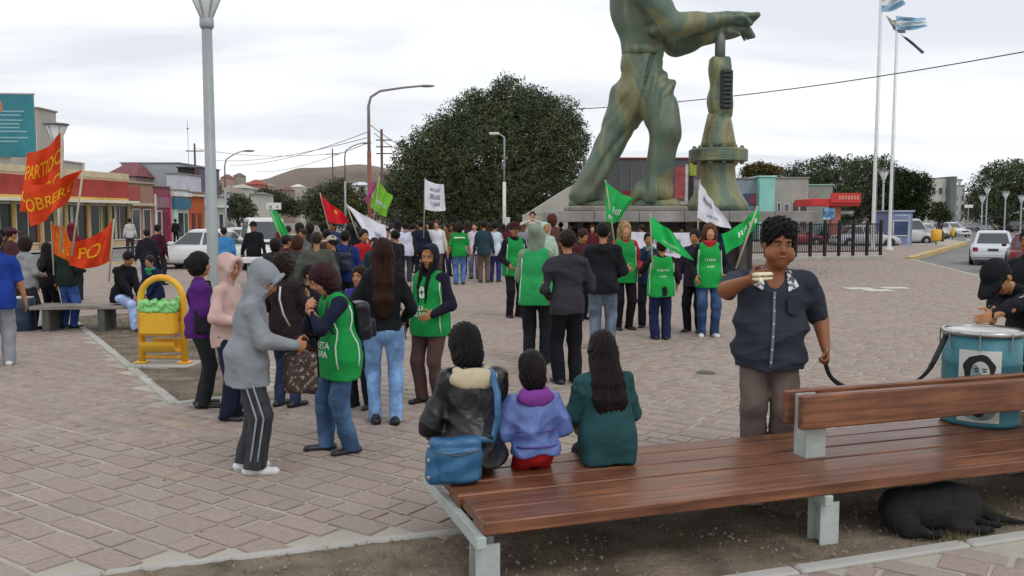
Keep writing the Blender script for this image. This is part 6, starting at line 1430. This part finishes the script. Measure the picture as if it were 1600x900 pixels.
# middle distance, centre and right
mid = [
 ('person with dark curly hair in charcoal jacket behind the brown coat', 432, 500, 376, 20, dict(hair='curly', hc='1c1412', t='2b2c32', b='1c1d22', tw=1.7, w=1.1)),
 ('person in maroon sweater left of the olive grey jacket', 449, 494, 370, -40, dict(hair='short', hc='231613', t='4c2228', b='22232a', tw=1.6)),
 ('person in dark brown jacket close behind the olive grey jacket', 513, 486, 361, 40, dict(hair='short', hc='181211', t='3b2c24', b='24252c', tw=1.7, w=1.1)),
 ('person in pale cap looking left between olive and navy jackets', 522, 510, 371, 100, dict(hair='short', hc='2a1c16', t='2a3030', b='24252c', tw=1.6, cap='a9a296')),
 ('person in black hooded jacket next to the red sleeves', 556, 470, 357, -20, dict(hood='up', t='17181d', b='22232a', tw=1.6)),
 ('person in dark green jacket right of the teal one', 604, 476, 358, 200, dict(hair='short', hc='1a1412', t='23382e', b='22232a', tw=1.6)),
 ('person in black jacket in front of the first white bib', 619, 486, 362, 60, dict(hair='short', hc='141012', t='1b1c22', b='1d1e24', tw=1.7, w=1.1)),
 ('person in grey jacket with hands raised near the white table', 476, 478, 360, 150, dict(hair='short', hc='33231c', t='5a5c60', b='2a2b32', tw=1.6, hr=(.06, .16, .3), hl=(-.06, .16, .3))),
 ('person with red cap brim and black jacket, green vest slipping off the arm', 803, 496, 350, -155, dict(hair='short', hc='2a1512', t='17191f', b='1a1b20', vest=VG, tw=1.5, vback='both', hr=(.12, .12, .05), cap='3a1416')),
 ('person in grey green hood and green vest beside the dark grey hoodie', 838, 570, 358, -12, dict(hood='up', t='7c8a76', b='1b1d22', vest='2c9a58', tw=1.6, hl=(-.08, .16, .06), hr=(.1, .16, .05), leg=1.3)),
 ('person in dark grey hoodie and black trousers seen from behind', 886, 600, 364, 12, dict(hair='short', hc='2a1a14', hood='down', t='35333a', b='15161c', tw=1.7, w=1.12, hl=(-.1, .12, .05), hr=(.12, .13, .05), leg=1.3)),
 ('tall person in black hoodie and faded grey jeans seen from behind', 941, 548, 352, -8, dict(hair='short', hc='15120f', hood='down', t='1a1c20', b='5b6878', bk='denim', tw=1.7, w=1.15, hl=(-.09, .13, .06), hr=(.1, .14, .06), leg=1.2)),
 ('blonde woman in green vest over red sleeves and black trousers', 974, 515, 350, -165, dict(hair='long', hairlen=.12, hc='b9986a', tone='light', t='9c2b34', b='17171b', vest=VG, tw=1.3, hl=(-.13, .1, .05), hr=(.05, .15, .08), fem=True, vback='both', leg=.8)),
 ('short person in green vest and navy trousers seen from behind', 1032, 531, 378, 2, dict(hair='short', hc='2b1b16', t='241a22', b='1f2748', vest='22a048', vtext=[('#8', .20, .020), ('#6', .135, .016)], vback=True, tw=1.7, w=1.18, leg=1.6, hl=(-.08, .15, .28), hr=(.12, .1, .05), shoe='1a1a20')),
 ('woman with brown hair and red scarf in green vest, jeans and white trainers', 1106, 526, 353, 176, dict(hair='long', hairlen=.08, hc='6a4428', tone='light', t='1b1d24', b='32486a', bk='denim', shoe='d8d8dc', vest='22a048', vtext=[('#6', .18, .020), ('#5', .12, .016)], scarf='a82f34', tw=1.4, fem=True, hr=(.13, .08, .03), hl=(-.13, .08, .04), leg=.9)),
 ('person in dark clothes standing behind the woman with the red scarf', 1084, 519, 362, 150, dict(hair='short', hc='1a1412', t='2f2638', b='17181c', tw=1.5, shoe='222')),
 ('boy in teal scarf holding the sloping green flag', 1012, 512, 366, 170, dict(hair='short', hc='201612', t='1c3552', b='20222c', scarf='2b7c8c', tw=1.5, hr=(.02, .16, .3), hl=(-.1, .1, .05))),
 ('man in light blue shirt standing beside the thick lamp post', 352, 452, 357, 20, dict(hair='short', hc='2b1a14', t='3d7fb6', b='2a2c34', tw=1.4, w=1.1)),
 ('person in black coat and cap in front of the white vehicle', 398, 446, 348, 175, dict(hair='short', hc='111', t='15171b', b='15161a', tw=1.7, w=1.15, cap='101114')),
 ('man in olive grey jacket in the crowd behind the table', 497, 520, 366, 10, dict(hair='short', hc='3a2c22', t='4d5148', b='2b2d30', tw=1.9, w=1.3)),
 ('person with brown hair and rust coloured scarf behind the white table', 467, 508, 372, -20, dict(hair='curly', hc='4a2c1e', t='3a3f3c', b='25272c', tw=1.6, scarf='7a4a30')),
 ('person in navy football jacket with white trim and a backpack', 541, 506, 363, 6, dict(hair='short', hc='1b1410', t='1d3166', b='1c2230', tw=1.6, w=1.1, pack=('1a2136', 'navy backpack on the person in the football jacket'))),
 ('person with bright red sleeves right of the navy football jacket', 570, 498, 361, -150, dict(hair='short', hc='1c1512', t='b3222a', b='1a1c22', tw=1.5)),
 ('person in dark teal jacket under the white sloping banner', 587, 500, 374, 160, dict(hair='short', hc='1c1512', t='1c4a4a', b='1a1c22', tw=1.4)),
 ('person with long orange brown hair behind the woman in black', 560, 480, 385, 30, dict(hair='long', hairlen=.1, hc='8a5a2c', t='3a2a36', b='1a1c22', tw=1.4)),
 ('person seen from behind in white bib over dark sleeves, left of the group', 634, 441, 349, 4, dict(hair='short', hc='1a1514', t='2c2a30', b='3b3f4c', vest='c6c8dc', tw=1.5, w=1.15)),
 ('person in navy jacket between two people in white bibs', 658, 437, 346, 15, dict(hair='short', hc='1a1514', t='1b2136', b='20242f', tw=1.6, w=1.1)),
 ('person in white and pale yellow top in the row of white bibs', 683, 436, 346, 170, dict(hair='short', hc='4a2c22', tone='light', t='c8c6a8', b='5c4a42', vest='d8d8e4', tw=1.5, w=1.1)),
 ('person in bright green t-shirt with a white line across the back', 718, 445, 350, 5, dict(hair='curly', hc='2c1a18', t='1b8a3a', b='4a6a9a', bk='denim', sleeve='short', tw=1.5, w=1.1, vtext=None)),
 ('person in white and pink bib right of the green t-shirt', 742, 436, 349, 172, dict(hair='short', hc='221815', tone='light', t='b9b3b8', b='5f6478', bk='denim', vest='d6c4d2', tw=1.4)),
 ('person in dark teal jacket between two white bibs', 756, 442, 347, 0, dict(hair='short', hc='1b1614', t='2a4048', b='6a5a4a', tw=1.5)),
 ('person in white bib and blue jeans at the right end of the row', 773, 441, 349, -10, dict(hair='short', hc='161414', t='a8b0c4', b='26306a', bk='denim', vest='c9d2e0', tw=1.4)),
 ('person with pale face held up above the crowd left of the platform', 832, 420, 332, 178, dict(hair='short', hc='4a3020', tone='light', t='c9c6bc', b='3a3a42', tw=1.5, hr=(.05, .16, .33), hl=(-.05, .16, .33))),
 ('person with auburn hair near the left end of the platform', 862, 452, 338, 30, dict(hair='curly', hc='5a3020', t='5c3a34', b='2a2a30', tw=1.5)),
 ('person in pale mint hood behind the green vests', 852, 470, 350, -160, dict(hood='up', t='a8bcae', b='3a3c44', tw=1.5)),
 ('person with brown hair bending behind the dark grey hoodie', 906, 500, 360, -140, dict(hair='short', hc='3b2018', t='4a2228', b='1d1e24', tw=1.5, head=(0, 20))),
]
for lab, x, f, tp, yw, kw in mid: 
    if kw.get('shoe') == '222': kw['shoe'] = '222226'
    if kw.get('hc') == '111': kw['hc'] = '111112'
    person(lab, x, f, tp, yw, **kw)
o = [o_ for o_ in bpy.data.objects if o_.get('label', '').startswith('person in bright green t-shirt')][0]
# left group
left = [
 ('man in royal blue shirt and grey trousers cut off by the left edge', 1, 572, 366, 30, dict(hair='short', hc='2a1c18', t='1e3a8c', b='8a8d94', shoe='c9c9cc', sleeve='short', tw=1.5, leg=1.6, w=1.1, hem=.07)),
 ('person in light grey sweater and dark trousers near the left edge', 45, 515, 374, -30, dict(hair='curly', hc='2a1a18', t='8f8f92', b='2a2b32', hood='down', tw=1.5, hl=(-.1, .14, .08), hr=(.08, .15, .08), w=1.1, leg=1.2)),
 ('person in black clothes between the grey sweater and the blue jeans', 78, 508, 382, -15, dict(hair='long', hairlen=.12, hc='161212', t='15161b', b='16171c', tw=1.5)),
 ('person in dark green top and blue jeans behind the red flags', 107, 513, 368, -20, dict(hair='short', hc='1a1514', t='1c2a24', b='33508c', bk='denim', tw=1.5, w=1.1, hr=(.1, .14, .1))),
 ('person with maroon knitted cap at the left edge', 22, 486, 358, -40, dict(hair='short', hc='2a1515', t='4a2a30', b='24242a', cap='5a2a3c', tw=1.5)),
 ('person with dark red hood behind the yellow and red flag', 117, 470, 352, 20, dict(hood='up', t='6a1f2c', b='202228', tw=1.5)),
 ('person in dark coat far left behind the others', 8, 470, 360, 10, dict(hair='short', hc='161212', t='2a2428', b='1d1d22', tw=1.5)),
 ('person in black jacket walking away beyond the bench', 232, 452, 360, 20, dict(hair='short', hc='2a1c14', t='1d2026', b='232a4a', tw=1.8, w=1.15, cap='3a342c')),
 ('person in black and crimson jacket right of the one with the cap', 249, 446, 353, -20, dict(hair='short', hc='141214', t='3a1524', b='2a2c34', tw=1.5)),
 ('small dark figure standing far down the left street', 275, 382, 343, 0, dict(hair='short', hc='141214', t='1b1d22', b='1b1d22', tw=1.6)),
 ('woman in white near the far shop doors', 204, 398, 342, 30, dict(hair='short', hc='2a1c18', t='b9b4b0', b='3a3a42', tw=1.4)),
]
for lab, x, f, tp, yw, kw in left: person(lab, x, f, tp, yw, **kw)
J = person('seated woman in black jacket and light blue jeans on the far bench', 0, 0, loc=Vector((-6.72, 15.35, 0)), H=1.63, yaw=-118, hair='short', hc='1f1514', t='17181f', b='93a8cc', bk='denim', shoe='17171a', sit=.44, lean=14, head=(0, 14), hr=(.03, .24, .03), hl=(-.02, .24, .04), tw=1.5, w=1.08)
person('seated child with green scarf and blue coat on the far bench', 0, 0, loc=Vector((-6.35, 15.9, 0)), H=1.42, yaw=160, tone='rosy', hair='short', hc='2a3028', t='1b2444', b='1b2233', scarf='2f9a6a', sit=.44, lean=10, hr=(.05, .2, .03), hl=(-.05, .2, .03), tw=1.5, feetp=((-.06, .16), (.06, .16)))
# crowd in front of and around the platform: heads and shoulders seen between the others
r = random.Random(21)
cols = [('1d2028', 'black'), ('5a2028', 'maroon'), ('2a3a5c', 'navy blue'), ('8c8f94', 'light grey'), ('3a4a3c', 'dark green'), ('b9bcc8', 'white'), ('6a4a3a', 'brown'), ('4a4c52', 'charcoal grey'), ('8a2a34', 'red'), ('c4c0b4', 'cream')]
spots = [(438, 'behind the green dipping flag'), (452, 'left of the small red flag'), (470, 'below the small red flag'), (486, 'just right of the white table'), (507, 'under the red flag edge'), (522, 'left of the white sloping banner'), (548, 'at the top of the white sloping banner'),
    (612, 'under the lime green flag'), (622, 'left of the white bibs'), (646, 'between the left white bibs'), (671, 'below the white square flag'), (698, 'right of the white square flag'), (708, 'left of the green t-shirt'), (731, 'right of the green t-shirt'), (764, 'before the tree trunk'),
    (786, 'beside the slim white lamp pole'), (797, 'right of the slim white lamp pole'), (818, 'left of the platform'), (848, 'at the corner of the platform'), (876, 'in front of the platform edge'), (893, 'under the left of the slab'), (915, 'behind the dark grey hoodie'), (925, 'behind the black hoodie'), (955, 'left of the blonde woman'), (1002, 'right of the blonde woman'), (1064, 'left of the long white banner end'), (1128, 'behind the woman with the red scarf'), (1150, 'left of the large man')]
seq = [1, 7, 3, 0, 6, 2, 8, 0, 5, 1, 9, 0, 6, 5, 2, 7, 1, 3, 9, 6, 0, 4, 1, 7, 0, 4, 2, 0]
for i, (x, wh) in enumerate(spots):
    c, cn = cols[seq[i]]; ff = r.uniform(418, 434) if x > 600 else r.uniform(425, 462)
    Hh = r.uniform(1.6, 1.8); Yd = dist(ff); top = 338+(CAMH-Hh)*FPX/Yd
    hk = r.choice(['short', 'short', 'curly', 'long'])
    person('%s haired person in %s top %s' % ({'short': 'short', 'curly': 'curly', 'long': 'long'}[hk], cn, wh), x, ff, top, r.choice([0, 20, -30, 150, 180, -160, 90, -90]), hair=hk, hc=r.choice(['1a1412', '2a1c16', '3b2418', '141214']), t=c, b=r.choice(['1d1f26', '2b3550', '23242a', '3a4a6a']), tw=1.5, w=r.uniform(1, 1.2), tone=r.choice(['tan', 'light', 'rosy', 'brown']), hairlen=.1)

# three seated figures on the near bench, backs to the camera
yb = math.degrees(BAZ)
J = person('woman in black jacket with cream hood lining seated with her back turned', 0, 0, loc=bp_(.19, .83), H=1.50, yaw=yb+6, hair='bob', hsc=1.15, hc='120d0d', t='131316', feetp=((.07, .25), (.15, .24)), tk='nylon', b='1d1e24', sit=SEAT+.01, lean=9, hood='down', hoodcol='b8ab90', hr=(.10, .17, .07), hl=(-.11, .16, .07), elp={-1: (-.6, -.6, -.6), 1: (.5, -.5, -.6)}, tw=2.6, w=1.14, hem=.045, vox=.0085, face=False, head=(0, 12))
# her blue shoulder bag on the bench behind her
ro = empty('shoulder_bag', bp_(.035, .68, SEAT+.145), BAZ+R(-4), 'blue shoulder bag hanging behind the woman in the black jacket', 'bag'); BLU = cloth('2c5f86', 'nylon')
S = SDF(); S.box(vv(0, 0, 0), vv(.15, .055, .135), None, .035, .02); S.box(vv(.01, -.055, -.02), vv(.12, .02, .095), None, .018, .01); S.ell(vv(-.15, -.0, -.02), vv(.03, .05, .11), None, .03)
S.warp = lambda Q: .004*np.sin(28*Q[:, 0]+22*Q[:, 2])+.003*np.sin(60*Q[:, 2]-20*Q[:, 0]); link('bag_body', S.mesh('bag_body', BLU, .007), ro)
MB().tube([(-.13, -.078, .07), (.0, -.082, .045), (.13, -.075, .07)], .004, 5).build('zip', mat('dull_metal', (.12, .11, .10), .5, .6), ro, True)
for z_ in (.10, .02, -.08): MB().lathe([(.008, -.004), (.012, 0), (.008, .004)], (-.165, -.045, z_), 10, 'y').build('rivet', MATS['chrome'], ro)
Mi = (Matrix.Translation(ro.location) @ Matrix.Rotation(ro.rotation_euler.z, 4, 'Z')).inverted(); s_ = J['s']
A = [J['tb'](.045, -.09, .05), J['tb'](.055, -.135, .14), J['tb'](.062, -.13, .23), J['tb'](.068, -.075, .315), J['tb'](.06, -.01, .345), J['tb'](.03, .10, .27)]
P = [Vector((.13, -.02, .12))]+[Mi @ world(J, q+vv(.0, 0, 0)) for q in A]
MB().tube(P, .026, 6, sq=(.4, .9)).build('strap', BLU, ro, True)
J = person('child in blue and purple jacket with magenta hood seated with the back turned', 0, 0, loc=bp_(.575, .82), H=1.14, yaw=yb-2, hair='bob', hc='1d1312', hsc=1.30, t='5a6fa8', tk='nylon', b='a01e22', sit=SEAT+.015, lean=5, hood='down', hoodcol='7a3a8c', hr=(.12, .15, .08), hl=(-.12, .15, .08), elp={-1: (-.5, -.5, -.8), 1: (.5, -.5, -.8)}, tw=3.0, w=1.2, hem=.0, vox=.0085, face=False, head=(0, 8))
m = MB()
for zc_ in (.02, .10):
    ring = []
    for q in np.linspace(-.115, .115, 9):
        P_ = (J['tb'](q, -.3, zc_))[None, :].copy()
        for _ in range(16): P_ = P_+vv(0, 1, 0)*J['J'].at(P_)[:, None]*.8
        ring.append(P_[0]-vv(0, .0015, 0))
    m.tube(ring, .006, 5)
m.build('purple_bands', cloth('5a4a94'), J['root'], True)
J = person('girl with long dark hair and dark teal cape seated with her back turned', 0, 0, loc=bp_(1.07, .85), H=1.37, yaw=yb-10, hair='long', hairlen=.15, hairw=1.5, hc='1c1110', t='24474a', b='23242a', sit=SEAT+.01, lean=8, hr=(.10, .17, .06), hl=(-.11, .16, .06), elp={-1: (-.5, -.5, -.8), 1: (.5, -.5, -.8)}, tw=2.2, w=1.08, hem=.03, vox=.0085, face=False, head=(0, 14), hsc=1.12)
S = SDF(); tb = J['tb']; s_ = J['s']; Rt_ = np.stack([J['X2'], J['F'], J['U']], 1)
S.ell(tb(0, -.012, .20), vv(.125, .088, .115)*s_, Rt_, .05); S.ell(tb(0, -.018, .06), vv(.135, .10, .15)*s_, Rt_, .05); S.box(tb(0, -.012, -.02), vv(.125, .088, .10)*s_, Rt_, .06, .05); S.cap(tb(-.085, -.01, .275), tb(.085, -.01, .275), .046*s_, k=.05)
S.cut(vv(0, 0, -1), tb(0, 0, -.088)); S.cut(J['F'], tb(0, .075, .1)); S.warp = folds(1.46, .010, 8.4); link('cape', S.mesh('cape', cloth('24474a'), .0085), J['root'])

# the large man behind the bench
MY_ = 6.78; mx_ = at(1206, 338, MY_).x
J = person('large man with curly black hair in open dark blue shirt eating a sandwich', 0, 0, loc=Vector((mx_, MY_, 0)), H=1.82, yaw=171, tone='brown', hair='afro', afro=.007, hc='0d0c0e', hsc=1.24, chub=1, w=1.46, belly=.7, t='30353f', sleeve='short', hem=.072, collar='open', b='685a55', leg=1.9, tw=1.3, shoe='2a2522', hrw=at(1172, 437, 6.32), hlw=at(1290, 546, 6.66), elp={1: (.9, .1, -.55), -1: (-.25, -1, 0)}, head=(10, 6), side=-3, hands={1: 'hold', -1: 'fist'}, vox=.0082)
tb, Jf = J['tb'], J['J']
def on_front(a, c, out=.002):
    P = (tb(a, 0, c)+J['F']*.6)[None, :].copy()
    for _ in range(20): P = P-J['F']*Jf.at(P)[:, None]*.8
    return P[0]+J['F']*out
MB().tube([on_front(.004, z) for z in np.linspace(.245, -.06, 12)], .011, 6, sq=(1, .25)).build('placket', cloth('6a7280'), J['root'], True)
for z in np.linspace(.22, -.04, 6): q = on_front(.004, z, .008); V, F_ = uvs(q, (.008, .004, .008), np.eye(3), 8, 4); MB().add(V, F_).build('button', cloth('b8bcc4'), J['root'], True)
for k in (-1, 1):
    cl = MB(); q = [tb(k*.030, -.01, .345), tb(k*.044, .035, .318), on_front(k*.050, .245, .012), on_front(k*.092, .268, .012), tb(k*.062, .02, .325), tb(k*.045, -.02, .345)]
    n = len(cl.v); cl.v += [tuple(p) for p in q]+[tuple(p+vv(0, .006, .008)) for p in q]; cl.f.append(tuple(n+i for i in range(6))); cl.f.append(tuple(n+6+i for i in range(5, -1, -1)))
    for i in range(6): j = (i+1) % 6; cl.f.append((n+i, n+j, n+6+j, n+6+i))
    cl.build('collar', mat('collar_print', (.60, .60, .62), .8, var=.2, vscale=20, col2=(.08, .09, .12), c2scale=30, c2lo=.5, c2hi=.54), J['root'])
pk = MB(); q = [on_front(a, c, .004) for a, c in ((-.10, .22), (-.05, .22), (-.05, .165), (-.075, .155), (-.10, .165))]; q2 = [p-J['F']*.006 for p in q]; pk.v = [tuple(p) for p in q+q2]; pk.f = [(0, 1, 2, 3, 4), (9, 8, 7, 6, 5)]+[(i, (i+1) % 5, 5+(i+1) % 5, 5+i) for i in range(5)]; pk.build('pocket', cloth('2b303a'), J['root'])
# sandwich in his hand
c = at(1192, 432, 6.22); ro = empty('sandwich', c, R(12), 'white bread sandwich held at the large man\'s chin', 'food')
for nm, z, cc, r_ in (('bread', .012, 'd9cfb4', .024), ('filling', -.002, '8a6a3a', .017), ('bread', -.018, 'd4c8aa', .022)):
    S = SDF(); S.cap(vv(-.05, 0, z), vv(.05, 0, z+.004), r_*1.25, r_*1.1, k=.01, sq=(vv(0, 0, 1), 1.8)); S.warp = lambda Q: .003*np.sin(90*Q[:, 0])*np.sin(80*Q[:, 1]); link(nm, S.mesh(nm, cloth(cc), .005), ro)
S = SDF(); S.cap(vv(-.03, -.02, -.02), vv(-.005, -.03, -.055), .018, .006, k=.01, sq=(vv(0, 1, 0), 2.2)); link('napkin', S.mesh('napkin', cloth('e4e2dc'), .005), ro)

# drummer leaning over the drum, and the person behind him at the right edge
dx = at(1640, 338, 7.4).x
J = person('man in black cap and black jacket leaning over the drum', 0, 0, loc=Vector((dx, 7.35, 0)), H=1.74, yaw=100, tone='tan', hair='short', hc='141010', cap='15161b', t='14171f', b='1b1c22', lean=38, hlw=DC+Vector((-.13, -.02, .735)), hrw=DC+Vector((.10, .12, .735)), elp={-1: (-.9, .2, .35), 1: (.6, .3, .3)}, tw=1.7, w=1.12, head=(16, 12), hsc=1.12, hem=.05, feetp=((-.08, .1), (.08, -.12)), vox=.0085, hands={-1: 'relaxed', 1: 'relaxed'})
m = MB()
for k in (-1,):
    a_, b_ = J['sh'][k], J['el'][k]; nn_ = nrm(vv(-.4, .3, .8)); P = [a_+(b_-a_)*t+nn_*.068 for t in (.35, .55, .75)]; m.tube([tuple(p) for p in P], .008, 5, sq=(1, .5))
m.build('sleeve_stripe', cloth('a8acb4'), J['root'], True)
person('person with dark red tinted hair standing behind the drummer at the right edge', 0, 0, loc=Vector((at(1613, 338, 9.2).x, 9.2, 0)), H=1.79, yaw=120, tone='brown', hair='short', hc='1d1010', t='1a1b22', b='1a1b20', tw=1.6, w=1.1)
# white line across the back of the green t-shirt
s = o; p = o.location; MB().box(-.16, .16, -.175, -.165, 1.33, 1.37, .004).build('white_line', cloth('d8e4d8'), o)
